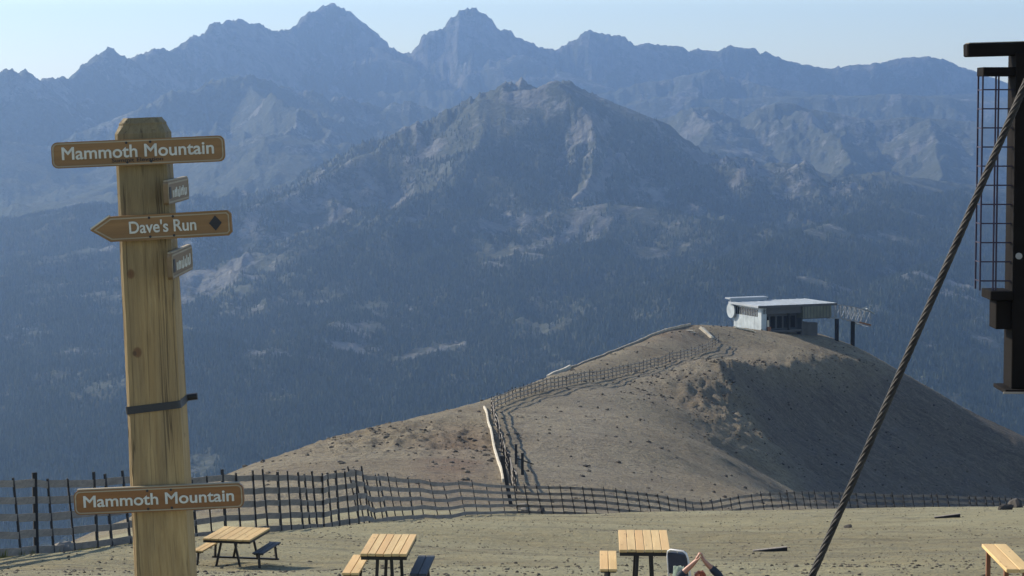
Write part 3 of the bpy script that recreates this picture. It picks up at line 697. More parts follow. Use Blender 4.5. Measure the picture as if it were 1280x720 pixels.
# ------------------------------------------------------------------ picnic tables
def picnic(loc, rz, w, L, h, label, oid, mt='plank'):
    t = empty('picnic_table', loc, rz); tag(t, label, 'picnic table', 'pale wooden picnic tables on the gravel')
    bm = bmesh.new(); n = 6; pw = w/n
    for i in range(n):
        x = -w/2+pw*(i+.5); j = random.uniform(-.012,.012)
        box(bm, (x,j,h-.02+random.uniform(-.002,.002)), (pw-.009,L,.04), bev=.004)
    obj('tabletop', bm, M[mt], t)
    bm = bmesh.new()
    for y in (-L/2+.06, L/2-.06): bar(bm, (-w/2+.01,y,h-.07), (w/2-.01,y,h-.07), .05, .056)
    for x in (-w/2+.03, w/2-.03): bar(bm, (x,-L/2+.09,h-.07), (x,L/2-.09,h-.07), .03, .05)
    obj('frame', bm, M['steel'], t)
    yl = L/2-.14
    for sy in (-1,1):
        for sx in (-1,1):
            bm = bmesh.new(); bar(bm, (sx*(.10+.06*(w>1)),sy*yl,h-.098), (sx*(.13+.16*(w>1)),sy*yl,.03), .045); obj('leg', bm, M['steel'], t)
        bm = bmesh.new(); bar(bm, (-w/2-.24,sy*yl,.02), (w/2+.24,sy*yl,.02), .05, .04); obj('skid', bm, M['steel'], t)
    for sx in (-1,1):
        bm = bmesh.new(); bx_ = sx*(w/2+.15)
        for q in (-1,1): box(bm, (bx_+q*.064,0,h-.32), (.119,L-.18,.036), bev=.004)
        be = obj('bench', bm, M['plank_dark' if sx > 0 else mt], t)
        if sx > 0: be['label'] = 'dark grey bench'
        for sy in (-1,1):
            bm = bmesh.new(); bar(bm, (bx_,sy*(yl-.03),h-.34), (bx_+sx*.03,sy*yl,.04), .045); bar(bm, (bx_-.11,sy*(yl-.03),h-.352), (bx_+.11,sy*(yl-.03),h-.352), .04,.028)
            obj('bench_leg', bm, M['steel'], be)
    return t
def tb(px, py, d, rz, w, L, h, label, mt='plank'):
    p = P(px,py,d); z = p.z-h; zg = g1(p.x,d)
    print('table', px, 'lift', round(z-zg,2))
    return picnic((p.x,d,zg), rz, w, L, h, label, 0, mt)
tb(296,671,54.5,R(-11),1.12,1.6,.72,'picnic table beside the signpost and the left fence, farthest of the three', 'plank_stain')
tb(486.5,685.5,35,R(-3),.68,1.6,.75,'picnic table standing alone between the signpost and the centre of the lot')
tb(804.5,677,35,R(-2),.735,1.62,.75,'picnic table next to the seated person and white framed chair')
p = P(1238,681,35.2); zg = g1(p.x,35)
t = empty('plank_bench', (p.x+.03,34.2,zg), R(-1)); tag(t, 'narrow two board pale wooden counter at the lower right corner', 'bench')
hb = max(.4,P(1238,681,35.1).z-zg); print('bench h', hb)
bm = bmesh.new()
for q in (-1,1): box(bm, (q*.092,0,hb-.025), (.176,1.95,.05), bev=.006)
obj('seat', bm, M['plank'], t)
M['red_wood'] = m_wood('stained_wood', (.26,.10,.045), (.18,.07,.03), 2, 2)
for sy in (-1,1):
    for sx in (-1,1):
        bm = bmesh.new(); bar(bm, (sx*.13,sy*.7,hb-.052), (sx*.13,sy*.7,-.1), .06); obj('leg', bm, M['red_wood'], t)

# ------------------------------------------------------------------ snow fences
def lerp_path(tab, px):
    return np.interp(px,[r[0] for r in tab],[r[2] for r in tab])
def wood_fence(xs, tab, label, group, hgt=2.0, rows=5, lean=.09, rw=.19, ext=.12):
    pts = []
    for px in xs:
        d = float(lerp_path(tab, px)); X = P(px,650,d).x; pts.append(Vector((X,d,g1(X,d)-.05)))
    b0 = pts[0].copy(); f = empty('snow_fence', b0); tag(f, label, 'fence', group)
    tops = []
    for i, p in enumerate(pts):
        k = random.gauss(0,1); ln = lean+.03*k; hh_ = hgt*(1+random.uniform(-.05,.05))
        tops.append((ln, hh_))
        bm = bmesh.new(); bar(bm, p+Vector((0,0,-.2)), p+Vector((-ln*(hh_+ext),random.uniform(-.06,.06),hh_+ext)), .085+.03*(random.random()<.2)+.00048*p.y-.02, .05)
        child('post', bm, M['picket'], f, b0)
    for r in range(rows):
        bm = bmesh.new(); fr = .10+.86*r/(rows-1)
        for i in range(len(pts)-1):
            A, B = pts[i], pts[i+1]; la, ha = tops[i]; lb, hb_ = tops[i+1]
            ja, jb = [random.gauss(0,.012) for _ in (0,1)]
            a = A+Vector((-la*ha*fr, .035, hgt*fr+ja)); b = B+Vector((-lb*hb_*fr, .035, hgt*fr+jb))
            e = (b-a).normalized()*.03
            bar(bm, a-e, b+e, .02, rw*random.uniform(.88,1.1))
        child('rail', bm, M['fence'], f, b0)
    return pts
TL = [(-350,760,43),(-120,716,52),(0,697,57),(150,682,66),(300,668,75),(440,656,85),(450,655,86),(520,650,116),(600,645,143),(640,643,167),(700,645,165),(760,647,165),(830,653,168),(880,663,172),(920,655,175),(960,650,178),(1010,647,180),(1060,648,182),(1160,651,185),(1280,654,190),(1500,660,195)]
xl = [-330,-290,-250,-212,-175,-138,-105,-72,-38,-5,27,45,68,94,122,141,164,186,208,228,247,266,283,302,321,336,352,365,380,389,398,405,416,425,438,449]
wood_fence(xl, TL, 'tall rail fence on the left, behind the signpost, beside the drop', 'snow fences round the summit lot', lean=.07, hgt=1.95)
xr_ = [451,457,463,469,473,481,487,497,507,518,531,550,566,583,598,615,632,648,663,679,693,706,720,735,747,762,776,790,804,817,830,841,852,861,872,884,896,908,919,930,945,959,970,982,990,1000,1010,1017,1025,1036,1046,1055,1067,1076,1089,1100,1112,1123,1134,1147,1159,1170,1177,1191,1203,1217,1226,1238,1248,1256,1264,1272,1280,1290,1300,1312,1324,1336]
wood_fence(xr_, TL, 'long rail fence across the middle and right, leaning to the left', 'snow fences round the summit lot', lean=.2, hgt=2.05)
# the fence out on the mound
HF = [(646,612,226),(640,607,232),(632,577,262),(624,550,300),(614,520,345)]+HP
def along(tab, step_px):
    out = []
    for (x0,y0,d0),(x1,y1,d1) in zip(tab[:-1],tab[1:]):
        n = max(1, round(math.hypot(x1-x0,(y1-y0))/step_px))
        for k in range(n): out.append((x0+(x1-x0)*k/n, y0+(y1-y0)*k/n, d0+(d1-d0)*k/n))
    return out+[tab[-1]]
seq = along(HF, 5.0); b0 = None; pts = []
for px,py,d in seq:
    X = P(px,py,d).x; pts.append(Vector((X,d,g1(X,d))))
b0 = pts[0]; f = empty('snow_fence', b0); tag(f, 'distant rail fence running up the mound towards the lift building', 'fence', 'snow fences round the summit lot')
for i, p in enumerate(pts[:100]):
    bm = bmesh.new(); bar(bm, p+Vector((0,0,-.3)), p+Vector((random.gauss(-.1,.08),0,2.0+random.uniform(-.2,.15))), .12); child('post', bm, M['picket'], f, b0)
for fr in (.35,1.0,1.65):
    bm = bmesh.new()
    for A, B in zip(pts[:-1],pts[1:]):
        z = Vector((0,.06,fr)); e = (B-A).normalized()*.05; bar(bm, A+z-e, B+z+e, .05, .19)
    child('rail', bm, M['fence'], f, b0)
# pale barrier boards beside its lower run
def pale_wall(name, tab, h, w, label, cat, off=(0,0), mat='board_pale', step=6):
    s_ = along(tab, step); q = []
    for px,py,d in s_:
        X = P(px,py,d).x+off[0]; q.append(Vector((X,d+off[1],g1(X,d+off[1])+h*.42)))
    b0 = q[0]; e0 = empty(name, b0); tag(e0, label, cat)
    for i, (A,B) in enumerate(zip(q[:-1],q[1:])):
        bm = bmesh.new(); B2 = B-(B-A).normalized()*.06; bar(bm, A, B2, w, h*random.uniform(.9,1.05), bev=.03)
        child('panel', bm, M[mat], e0, b0)
    return e0
pale_wall('barrier', [(638,605,234),(631,577,262),(622,548,300),(611,516,357)], .42, .24, 'low white barrier running uphill beside the mound fence', 'barrier', (-.7,0))
pale_wall('windbreak', [(684,468,446),(700,466,452),(716,460,462),(740,451,482),(765,441,502),(790,431,520),(815,419,538),(835,412,550),(862,408,566)], .55, .3, 'low pale tan board wall along the far left edge of the mound', 'wall', (0,-3), 'tan_board')
pale_wall('barrier', [(684,469,443),(698,467,449),(712,463,458)], .8, .4, 'short pale barrier piece at the low end of the tan board wall', 'barrier', (0,-4.5))
# loose planks and posts around the lot
def planks(name, px, py, d, n, length, ang, label, mat='board_pale', wid=.5):
    q0 = ray_ground(px,py,d-90); X, d, z = q0.x, q0.y, q0.z; e0 = empty(name, (X,d,z)); tag(e0, label, 'plank pile')
    for k in range(n):
        bm = bmesh.new(); a = R(ang+random.uniform(-12,12)); dx, dy = math.cos(a)*length/2, math.sin(a)*length/2
        cx, cy = random.uniform(-.5,.5), random.uniform(-.5,.5)
        A = Vector((X+cx-dx,d+cy-dy,0)); B = Vector((X+cx+dx,d+cy+dy,0)); A.z = g1(A.x,A.y)+.15+.12*k; B.z = g1(B.x,B.y)+.15+.12*k
        bar(bm, A, B, wid, .12); child('plank', bm, M[mat], e0, (X,d,z))
planks('plank_pile', 884, 420, 574, 4, 5.5, -60, 'pale planks heaped where the mound fence ends')
planks('plank_pile', 848, 411, 556, 4, 7, -5, 'pale planks lying at the top of the tan board wall')
planks('plank_pile', 930, 413, 590, 3, 5, 0, 'pale planks lying in front of the lift building')
def rubble(bm, c, r, seed, flat=.7):
    rr = random.Random(seed); t_ = bmesh.ops.create_icosphere(bm, subdivisions=2, radius=1); sx = [rr.uniform(.7,1.3) for _ in range(3)]
    ph = [rr.uniform(0,6) for _ in range(6)]; q = Euler((rr.random()*6,rr.random()*6,rr.random()*6)).to_matrix()
    for v in t_['verts']:
        p = v.co; k = 1+.16*math.sin(3.1*p.x+ph[0])+.13*math.sin(3.7*p.y+ph[1])+.12*math.sin(4.3*p.z+ph[2])+rr.uniform(-.05,.05)
        p = q@Vector((p.x*sx[0]*k,p.y*sx[1]*k,p.z*sx[2]*k)); v.co = Vector(c)+Vector((p.x*r,p.y*r,p.z*r*flat))
def rock(px, py, d, r, mat, label, group=None):
    X = P(px,py,d).x; z = g1(X,d); bm = bmesh.new(); rubble(bm, (0,0,r*.25), r, random.randint(0,999))
    o = obj('rock', bm, M[mat], None, False, (X,d,z)); tag(o, label, 'rock', group)
rock(651,640,190,.62,'rock_pale','large pale rock behind the middle of the long fence')
rock(657,642,186,.4,'rock_pale','small pale rock just right of the large pale rock behind the fence')
rock(677,642,186,.4,'rock','grey rock behind the long fence, right of the two pale rocks')
rock(80,687,62,.32,'rock_pale','tan boulder at the foot of the left fence')
rock(1269,660,125,.5,'rock','dark rock at the right edge above the plank counter')
rock(1256,662,122,.32,'rock','smaller dark rock left of the dark rock at the right edge')
rock(1060,669,100,.13,'rock','small dark stone lying alone near the slanting steel rope')
def stub(px, py, d, h, w, label, lean=0):
    X = P(px,py,d).x; z = g1(X,d); e0 = Vector((X,d,z)); bm = bmesh.new()
    bar(bm, (0,0,-.3), (lean*h,0,h), w); bar(bm, (lean*h-w*.6,0,h+.02), (lean*h+w*.6,0,h+.02), w*1.1, .06)
    o = obj('marker_post', bm, M['picket'], None, False, e0); tag(o, label, 'post')
stub(653,592,243,2.2,.28,'short dark thick post beside the white barrier, nearer the long fence')
stub(645,577,262,2.2,.26,'dark post beside the white barrier, farther up the mound')
stub(640,632,196,4.2,.3,'tall dark post where the barrier meets the long fence',-.2)
X = P(652,583,255).x; bm = bmesh.new(); bar(bm, (-.5,0,1.0), (1.3,0,.35), .12); bar(bm,(1.0,0,-.2),(1.0,0,.5),.1); bar(bm,(-.4,0,-.2),(-.4,0,1.0),.1)
o = obj('broken_rail', bm, M['picket'], None, False, (X,255,g1(X,255))); tag(o, 'fallen dark rail sticking out beside the mound fence', 'rail')
def wedge(px0, px1, py, h_px, label):
    p = ray_ground((px0+px1)/2, py, 37); s_ = F/p.y; wd = (px1-px0)/s_; hh_ = h_px/s_
    bm = bmesh.new()
    prism(bm, [(-wd/2,-.12),(wd/2,-.12),(wd/2,hh_),(-wd/2,hh_*.15)], -.09, .09)
    o = obj('timber_water_bar', bm, M['picket'], None, False, p); tag(o, label, 'timber')
    bm = bmesh.new(); bar(bm, (-wd/2,0,hh_*.15+.012), (wd/2,0,hh_+.012), .16, .016); obj('lighter_top', bm, M['fence'], o)  # lighter strip on top of the timber
wedge(941,984,690,5.5,'dark timber half buried in the gravel left of the slanting rope')
wedge(1168,1200,648,5,'dark timber half buried in the gravel just below the right fence')

# ------------------------------------------------------------------ lift building on the mound
DB = 592; cB = P(951,415,DB); zB = g1(cB.x,DB); rzB = math.atan2(.41,.91)
bl = empty('lift_terminal', (cB.x,DB,zB), rzB); tag(bl, 'flat roofed ski lift building with white end wall, on the mound top', 'lift building')
LB, WB, HB = 12.0, 13.5, 5.6
def bp(name, mat, *boxes, parent=None, lab=None):
    bm = bmesh.new()
    for c, s in boxes: box(bm, c, s)
    o = obj(name, bm, M[mat], parent or bl)
    if lab: o['label'] = lab
    return o
bp('end_wall','white_metal',((.1,WB/2,.95),(.2,WB,4.3)),((.1,WB/2,5.35),(.2,WB,.6)),((.1,.75,4.075),(.2,1.5,1.94)),((.1,WB-.35,4.075),(.2,.7,1.94)))
wb = bp('window_band','glass',((.16,WB/2+.4,4.075),(.06,WB-2.2,1.93)))
for i in range(9):
    y = 2.2+i*1.2; bp('mullion','white_metal',((.11,y,4.075),(.12,.10,1.92)),parent=wb)
for i in range(7): bp('cladding_rib','white_metal',((-.012,1.4+i*1.8,.9),(.024,.05,4.1)))
bp('corner_pillar','white_metal',((.75,-.1,2.4),(1.5,.2,6.5)))
bp('fascia','clad_dark',((LB/2+.9,-.1,4.75),(LB-1.8+3,.2,1.65)))
bp('rear_wall','clad_dark',((LB/2,WB-.1,2.2),(LB-.4,.2,6.4)))
bp('bay_wall','clad_dark',((LB/2+.8,2.2,1.4),(LB-1.7,.2,5.0)))
bp('side_wall','clad_dark',((LB-.1,WB/2,1.5),(.2,WB-.4,5.2)))
for i in range(5): bp('bay_door','mast',((2.7+i*1.9,2.05,1.6),(1.3,.12,3.0)))
bp('floor_slab','clad_dark',((LB/2+.3,WB/2,-.45),(LB-.2,WB-.6,.6)))
bp('column','mast',((7.9,.0,1.8),(.4,.3,4.2)))
rf = bp('roof','roof',((10.0,WB/2-.2,5.85),(22.6,WB+1.4,.5)))
for i in range(11): bp('roof_seam','white_metal',((-.8+i*2.15,WB/2-.2,6.14),(.14,WB+1.3,.08)),parent=rf)
bp('rear_roof','roof',((4,WB+.6,6.9),(11,2.6,.35)),((4,WB-.4,6.45),(10.6,.25,.7)))
bp('roof_edge','clad_dark',((10.0,-.98,5.8),(22.7,.12,.6)))
bp('olive_gallery','clad_olive',((15.6,1.4,4.1),(8.2,4.6,3.0)))
for i in range(9): bp('gallery_rib','clad_dark',((11.9+i*.9,-.96,4.1),(.12,.08,2.9)))
bp('gallery_floor','clad_dark',((15.3,1.4,2.5),(7.8,4.8,.2)))
bp('sign_panel','board_pale',((1.85,-.35,1.6),(.5,.1,1.6)),lab='pinkish panel on the corner')
bp('red_box','red_wood',((2.0,-.5,.3),(.9,.6,1.0)))
bm = bmesh.new(); tube(bm, [(-.4,WB+.3,3.9),(-.8,WB+.3,3.9)], 1.95, 28)
obj('bullwheel', bm, M['white_metal'], bl)
# open truss gallery that leads the chairs out over the edge
bm = bmesh.new(); A = []
for i in range(9):
    x = 19.2+i*1.5; sag = .035*i*i
    for y in (-.7,3.4):
        bar(bm, (x,y,5.7-sag), (x,y,2.3-sag*1.15), .15)
        if i: bar(bm, (px_,y,5.7-ps), (x,y,5.7-sag), .2); bar(bm, (px_,y,2.3-ps*1.15), (x,y,2.3-sag*1.15), .24); bar(bm, (px_,y,2.3-ps*1.15), (x,y,5.7-sag), .09)
    bar(bm, (x,-.7,5.7-sag), (x,3.4,5.7-sag), .1); bar(bm, (x,-.7,2.3-sag*1.15), (x,3.4,2.3-sag*1.15), .12)
    px_, ps = x, sag
obj('truss_gallery', bm, M['truss'], bl)
bm = bmesh.new(); bar(bm, (30.2,-.6,4.3), (32.6,-.6,2.9), .9, .12); obj('end_plate', bm, M['white_metal'], bl)
bm = bmesh.new(); bar(bm, (28,-.7,1.0), (31.5,-.7,.1), .3, .4); obj('sheave_beam', bm, M['red_wood'], bl)
for x, zt in ((21.9,2.1),(26.6,1.2)):
    wx_, wy_ = cB.x+x*math.cos(rzB)-0*math.sin(rzB), DB+x*math.sin(rzB)
    zg = g1(wx_, wy_)-zB; bm = bmesh.new(); bar(bm, (x,0,zt), (x,0,zg-1), .75); obj('leg', bm, M['mast'], bl); print('leg', x, round(zg,1))
for i,(x,h_) in enumerate(((13.5,1.2),(15,1.0),(16.6,.9))):
    wx_, wy_ = cB.x+x*math.cos(rzB)-3*math.sin(rzB), DB+x*math.sin(rzB)+3*math.cos(rzB); zg = g1(wx_,wy_)-zB
    bp('foundation','clad_dark',((x,3,(zg-1+h_+.2)/2),(1.8,2,h_+.2-zg+1)))

# ------------------------------------------------------------------ rubble, gravel, tufts (uncountable)
def scatter(name, n, fn, rmin, rmax, mat, label, cat, sub=0, flat=.65):
    ic = bmesh.new(); bmesh.ops.create_icosphere(ic, subdivisions=max(1,sub+1), radius=1)
    V0 = np.array([v.co[:] for v in ic.verts]); F0 = np.array([[v.index for v in f.verts] for f in ic.faces]); ic.free()
    xy = fn(n); n = len(xy); x, y = xy[:,0], xy[:,1]; z = gz(x,y)
    r = rmin*(rmax/rmin)**(rng.random(n)**2.2)
    m = len(V0); V = np.repeat(V0[None],n,0)*(1+.28*(rng.random((n,m,1))-.5))*(.7+.6*rng.random((n,1,3)))
    a = rng.random(n)*6.28; c, s_ = np.cos(a)[:,None], np.sin(a)[:,None]
    V = np.stack([V[...,0]*c-V[...,1]*s_, V[...,0]*s_+V[...,1]*c, V[...,2]*flat],-1)*r[:,None,None]
    V += np.stack([x,y,z+r*.15],-1)[:,None]
    Fc = (F0[None]+(np.arange(n)*m)[:,None,None]).reshape(-1,3)
    o = npmesh(name, V.reshape(-1,3), Fc, mat, False); tag(o, label, cat, kind='stuff'); return o
def stone_mat(name, a, b):
    t = NT(name); rn = t.n('ShaderNodeNewGeometry').outputs['Random Per Island']; t.col(t.mix(rn,a,b)); t.set(Roughness=.95); return t.m
def f_near(n):
    y = 36+rng.random(n)**1.3*110; u = rng.uniform(-.24,.24,n); return np.stack([u*(y+6),y],-1)
scatter('gravel', 17000, f_near, .010, .045, stone_mat('gravel_stone',(.04,.034,.026),(.19,.16,.11)), 'loose gravel and pebbles strewn over the summit lot', 'gravel')
def f_hill(n):
    y = rng.uniform(215,600,n); x = rng.uniform(-40,110,n)
    k = .10+1.0*np.exp(-(((x-33)/13)**2+((y-440)/42)**2))+.9*np.exp(-(((x+14)/10)**2+((y-300)/24)**2))+.7*np.exp(-(((x+5.5)/2.5)**2+((y-262)/34)**2))
    k = k+1.2*np.exp(-(side(x,y)/5)**2)*np.clip((y-395)/50,0,1)*np.clip((600-y)/20,0,1)
    k = k*(.35+1.3*np.clip(fbm(x/7,y/11,3)+.25,0,1))
    k = k+.25*np.clip(side(x,y)/20,0,1)
    q = rng.random(n) < k; return np.stack([x[q],y[q]],-1)
scatter('rubble', 46000, f_hill, .06, .38, stone_mat('rubble_stone',(.03,.025,.022),(.12,.10,.072)), 'loose volcanic rubble scattered over the mound slopes', 'rubble')
def tufts():
    n = 900; px = rng.uniform(-60,210,n); d = np.interp(px,[-60,0,150,300],[56,59.5,69,79])+rng.uniform(-2.2,1.6,n)
    x = (px-640)/F*d; keep = fbm(x/1.5,d/1.5,2)>-.12; x, d = x[keep], d[keep]; z = gz(x,d); V = []; 
    for i in range(len(x)):
        for k in range(9):
            a = random.random()*6.28; r = .03+.1*random.random(); h = .10+.16*random.random(); cx, cy = x[i]+math.cos(a)*r, d[i]+math.sin(a)*r
            V += [(cx-.012,cy,z[i]-.02),(cx+.012,cy,z[i]-.02),(cx+math.cos(a)*.06,cy+math.sin(a)*.06,z[i]+h)]
    V = np.array(V); t = NT('dry_grass'); rn = t.n('ShaderNodeNewGeometry').outputs['Random Per Island']; t.col(t.mix(rn,(.30,.29,.07),(.12,.13,.04)))
    tag(npmesh('grass', V, np.arange(len(V)).reshape(-1,3), t.m, False), 'yellow green grass tufts along the foot of the left fence', 'grass', kind='stuff')
tufts()

# ------------------------------------------------------------------ folding chair with towel, person stretching
def skinned(name, verts, edges, rad, mat, parent, lv=2, root=0):
    me = bpy.data.meshes.new(name); me.from_pydata(verts, edges, []); me.materials.append(mat)
    o = bpy.data.objects.new(name, me); C.objects.link(o); o.parent = parent
    m_ = o.modifiers.new('s','SKIN'); m_.use_smooth_shade = True
    if not me.skin_vertices: me.skin_vertices.new() if hasattr(me.skin_vertices,'new') else None
    for i, r in enumerate(rad):
        s_ = me.skin_vertices[0].data[i]; s_.radius = r if hasattr(r,'__len__') else (r,r); s_.use_root = (i == root)
    ss = o.modifiers.new('u','SUBSURF'); ss.levels = lv; ss.render_levels = lv
    return o
dc = 33.6; pc = P(850,700,dc); zc = g1(pc.x,dc)
ch = empty('folding_chair', (pc.x,dc,zc), R(-38)); tag(ch, 'low folding chair with white tube frame and navy fabric back', 'chair')
top_z = P(850,687,dc).z-zc; print('chair top', top_z)
wd = .175; tz = top_z
bm = bmesh.new(); tube(bm, [(-wd,.02,.1),(-wd,-.06,tz-.10),(-wd+.02,-.075,tz-.03),(-wd+.07,-.08,tz),(wd-.07,-.08,tz),(wd-.02,-.075,tz-.03),(wd,-.06,tz-.10),(wd-.0,-.02,tz-.25),(wd,.02,.1)], .013, 10); obj('back_frame', bm, M['white_tube'], ch, True)
bm = bmesh.new(); box(bm, (0,-.052,tz-.20), (wd*2-.03,.016,.31), Euler((R(8),0,0)).to_matrix(), .004); obj('backrest', bm, M['fabric'], ch)
bm = bmesh.new(); box(bm, (0,.22,.29), (wd*2-.03,.42,.02), Euler((R(6),0,0)).to_matrix(), .004); obj('seat', bm, M['fabric'], ch)
bm = bmesh.new()
for sx in (-1,1): tube(bm, [(sx*wd,-.04,.01),(sx*wd,.43,.33)], .011, 8); tube(bm, [(sx*wd,.43,.01),(sx*wd,-.02,.30)], .011, 8)
tube(bm, [(-wd,.43,.33),(wd,.43,.33)], .011, 8); obj('leg_frame', bm, M['white_tube'], ch, True)
# towel on the back, hanging towards the viewer
pt = P(848,716,32.9)
bm = bmesh.new(); g = []
for i in range(9):
    row = []
    for j in range(7):
        x = -.075+.15*j/6; s_ = i/8; y = -.10-.02*math.sin(j*1.7+i*.5)-.04*s_; z = .0-.34*s_+.01*math.sin(j*2.1)
        row.append(bm.verts.new((x*(1+.15*s_)-.02*s_,y,z)))
    g.append(row)
for i in range(8):
    for j in range(6): bm.faces.new((g[i][j],g[i][j+1],g[i+1][j+1],g[i+1][j]))
bmesh.ops.solidify(bm, geom=bm.faces[:], thickness=.018)
tw = obj('towel', bm, M['towel'], None, True, (P(848,706,dc-.12).x,dc-.10,P(848,706,dc-.12).z)); tag(tw, 'pale green white towel hanging on the folding chair', 'towel')

dp = 30.0; pp = P(875,714,dp); zp = g1(pp.x,dp); hs = (pp.z-zp)/1.235; print('person head height', pp.z-zp)
pe = empty('person', (pp.x,dp,zp)); pe.scale = (hs,)*3
tag(pe, 'seated person with red hair stretching both arms overhead, hands clasped', 'person')
V = [(0,0,.50),(0,-.03,.62),(0,-.05,.76),(0,-.05,.90),(0,-.045,.99),(0,-.035,1.045),(0,-.02,1.09),(0,-.015,1.15),(0,-.02,1.20)]
E = [(i,i+1) for i in range(8)]; Rr = [(.13,.10),(.125,.095),(.13,.095),(.135,.095),(.09,.07),(.047,.05),(.062,.072),(.074,.088),(.055,.065)]
for s_ in (-1,1):
    i = len(V); V += [(s_*.10,-.045,.965),(s_*.175,-.03,.985),(s_*.25,.03,1.07),(s_*.285,.05,1.14),(s_*.20,.02,1.235),(s_*.095,.0,1.335),(s_*.06,-.005,1.375),(s_*.035,-.005,1.425)]
    E += [(3,i)]+[(i+k,i+k+1) for k in range(7)]; Rr += [.062,.058,.052,.046,.044,.036,(.032,.027),(.040,.022)]
    # fingers, interlaced over the head; thumb off the side of the palm
    for f_, (yy, ln) in enumerate(((-.030,.060),(-.011,.070),(.009,.066),(.028,.052))):
        j = len(V); x0 = s_*.030; V += [(x0,yy,1.445),(s_*.012,yy+.004*s_,1.445+ln*.55),(-s_*.012,yy+.008*s_,1.445+ln*.62),(-s_*.026,yy+.008*s_,1.445+ln*.25)]
        E += [(i+7,j),(j,j+1),(j+1,j+2),(j+2,j+3)]; Rr += [.0115,.011,.010,.009]
    j = len(V); V += [(s_*.03,-.045,1.405),(s_*.010,-.058,1.43),(-s_*.006,-.060,1.445)]; E += [(i+6,j),(j,j+1),(j+1,j+2)]; Rr += [.012,.0105,.009]
    j = len(V); V += [(s_*.09,.03,.49),(s_*.115,.22,.51),(s_*.13,.43,.50),(s_*.135,.46,.30),(s_*.14,.46,.10),(s_*.145,.50,.045),(s_*.155,.62,.035)]
    E += [(0,j)]+[(j+k,j+k+1) for k in range(6)]; Rr += [.088,.078,.058,.052,.038,.04,.03]
# nose, chin and ears grow out of the same surface
j = len(V); V += [(0,.085,1.125)]; E += [(7,j)]; Rr += [.018]
j = len(V); V += [(0,.062,1.075)]; E += [(6,j)]; Rr += [.028]
for s_ in (-1,1): j = len(V); V += [(s_*.082,-.01,1.135)]; E += [(7,j)]; Rr += [.016]
bd = skinned('body', V, E, Rr, M['skin'], pe)
bm = bmesh.new(); r_ = bmesh.ops.create_uvsphere(bm, u_segments=24, v_segments=16, radius=1)
for v in bm.verts:
    p = v.co.copy(); k = 1+.05*math.sin(9*p.x+4*p.z)+.04*math.sin(13*p.y)
    v.co = Vector((p.x*.088*k, p.y*.100*k-.022, 1.15+p.z*.094*k))
bmesh.ops.delete(bm, geom=[v for v in bm.verts if v.co.y > .045 and v.co.z < 1.19 or v.co.z < 1.08], context='VERTS')
obj('hair', bm, M['hair'], pe, True)
for s_ in (-1,1):
    bm = bmesh.new(); bmesh.ops.create_uvsphere(bm, u_segments=10, v_segments=8, radius=.010); obj('eye', bm, M['black'], pe, True, (s_*.03,.068,1.145))
V = [(0,-.0,.52),(0,-.03,.62),(0,-.05,.76),(0,-.05,.90),(0,-.045,.985)]; E = [(0,1),(1,2),(2,3),(3,4)]; Rr = [(.148,.118),(.142,.11),(.145,.11),(.148,.108),(.085,.072)]
for s_ in (-1,1):
    i = len(V); V += [(s_*.10,-.045,.965),(s_*.175,-.03,.985),(s_*.25,.03,1.07),(s_*.287,.05,1.14),(s_*.20,.02,1.235)]+([(s_*.13,.008,1.30)] if s_ > 0 else []); n_ = 5+(s_ > 0)
    E += [(3,i)]+[(i+k,i+k+1) for k in range(n_-1)]; Rr += [.078,.074,.068,.062,.058]+([.05] if s_ > 0 else [])
skinned('shirt', V, E, Rr, M['shirt'], pe)
V = [(0,.0,.50)]; E = []; Rr = [(.14,.115)]
for s_ in (-1,1):
    j = len(V); V += [(s_*.09,.03,.49),(s_*.115,.22,.51),(s_*.13,.435,.50),(s_*.135,.465,.30),(s_*.14,.465,.12)]; E += [(0,j)]+[(j+k,j+k+1) for k in range(4)]; Rr += [.10,.09,.07,.062,.055]
skinned('trousers', V, E, Rr, M['trousers'], pe)
for s_ in (-1,1): skinned('shoe', [(s_*.14,.45,.05),(s_*.147,.54,.045),(s_*.155,.64,.035)], [(0,1),(1,2)], [.05,.048,.04], M['shoe'], pe)
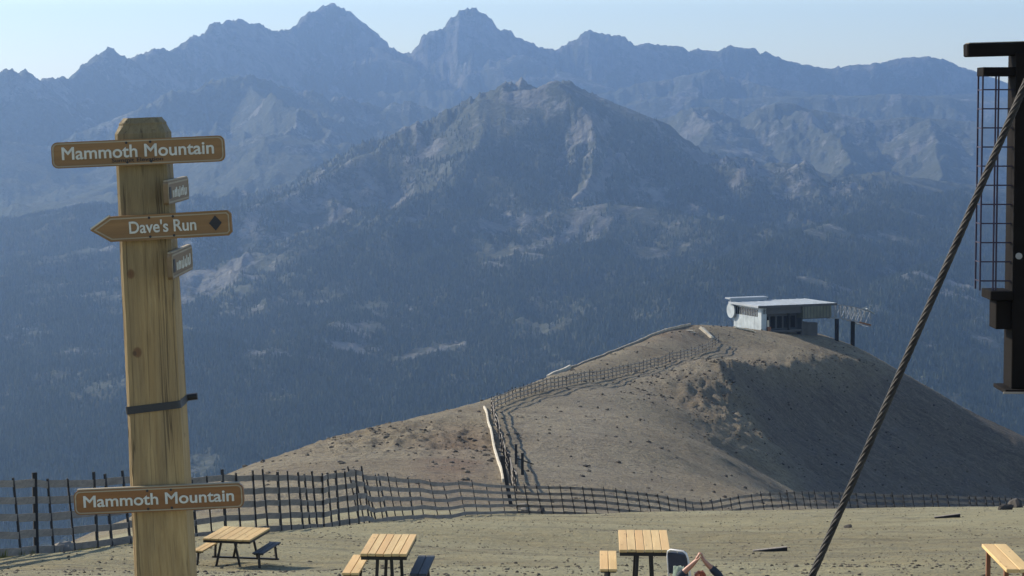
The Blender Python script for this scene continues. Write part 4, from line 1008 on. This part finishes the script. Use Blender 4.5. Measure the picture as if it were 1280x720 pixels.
st = empty('camp_stool', (pp.x,dp-.02,zp)); tag(st, 'small dark folding stool under the seated person', 'stool')
hs2 = .385*hs
bm = bmesh.new(); box(bm, (0,0,hs2-.01), (.38,.36,.02), bev=.004); obj('seat', bm, M['fabric'], st)
for sx in (-1,1):
    for sy in (-1,1): bm = bmesh.new(); tube(bm, [(sx*.17,sy*.15,hs2-.021),(sx*.17,-sy*.15,0)], .011, 8); obj('leg', bm, M['steel'], st)

# ------------------------------------------------------------------ camera, sun, sky
cam = bpy.data.cameras.new('camera'); co = bpy.data.objects.new('camera', cam); C.objects.link(co); sc.camera = co
cam.sensor_width = 36; cam.lens = 18/math.tan(R(12)); cam.clip_start = .1; cam.clip_end = 90000
co.location = (0,0,0); co.rotation_euler = (R(90)-TH,0,0)
sun = bpy.data.lights.new('sun','SUN'); so = bpy.data.objects.new('sun', sun); C.objects.link(so)
sun.energy = 4.6; sun.angle = R(.53); sun.color = (1,.90,.74)
L = Vector((-math.cos(SUN_EL)*math.sin(SUN_AZ), math.cos(SUN_EL)*math.cos(SUN_AZ), math.sin(SUN_EL)))
so.rotation_euler = L.to_track_quat('Z','Y').to_euler(); so.location = L*50+Vector((0,0,20))
w = bpy.data.worlds.new('World'); sc.world = w; w.use_nodes = True
nt = w.node_tree; nt.nodes.clear()
sky = nt.nodes.new('ShaderNodeTexSky'); sky.sky_type = 'NISHITA'; sky.sun_disc = False
sky.sun_elevation = SUN_EL; sky.sun_rotation = -SUN_AZ; sky.altitude = 1900; sky.air_density = 1; sky.dust_density = 1; sky.ozone_density = 1
bg = nt.nodes.new('ShaderNodeBackground'); bg.inputs[1].default_value = .13
wo = nt.nodes.new('ShaderNodeOutputWorld'); nt.links.new(sky.outputs[0], bg.inputs[0]); nt.links.new(bg.outputs[0], wo.inputs[0])
vs = sc.view_settings; vs.view_transform = 'Standard'; vs.look = 'None'; vs.exposure = 0.6; vs.gamma = 1
sc.cycles.use_denoising = True; sc.cycles.max_bounces = 6; sc.cycles.volume_bounces = 1
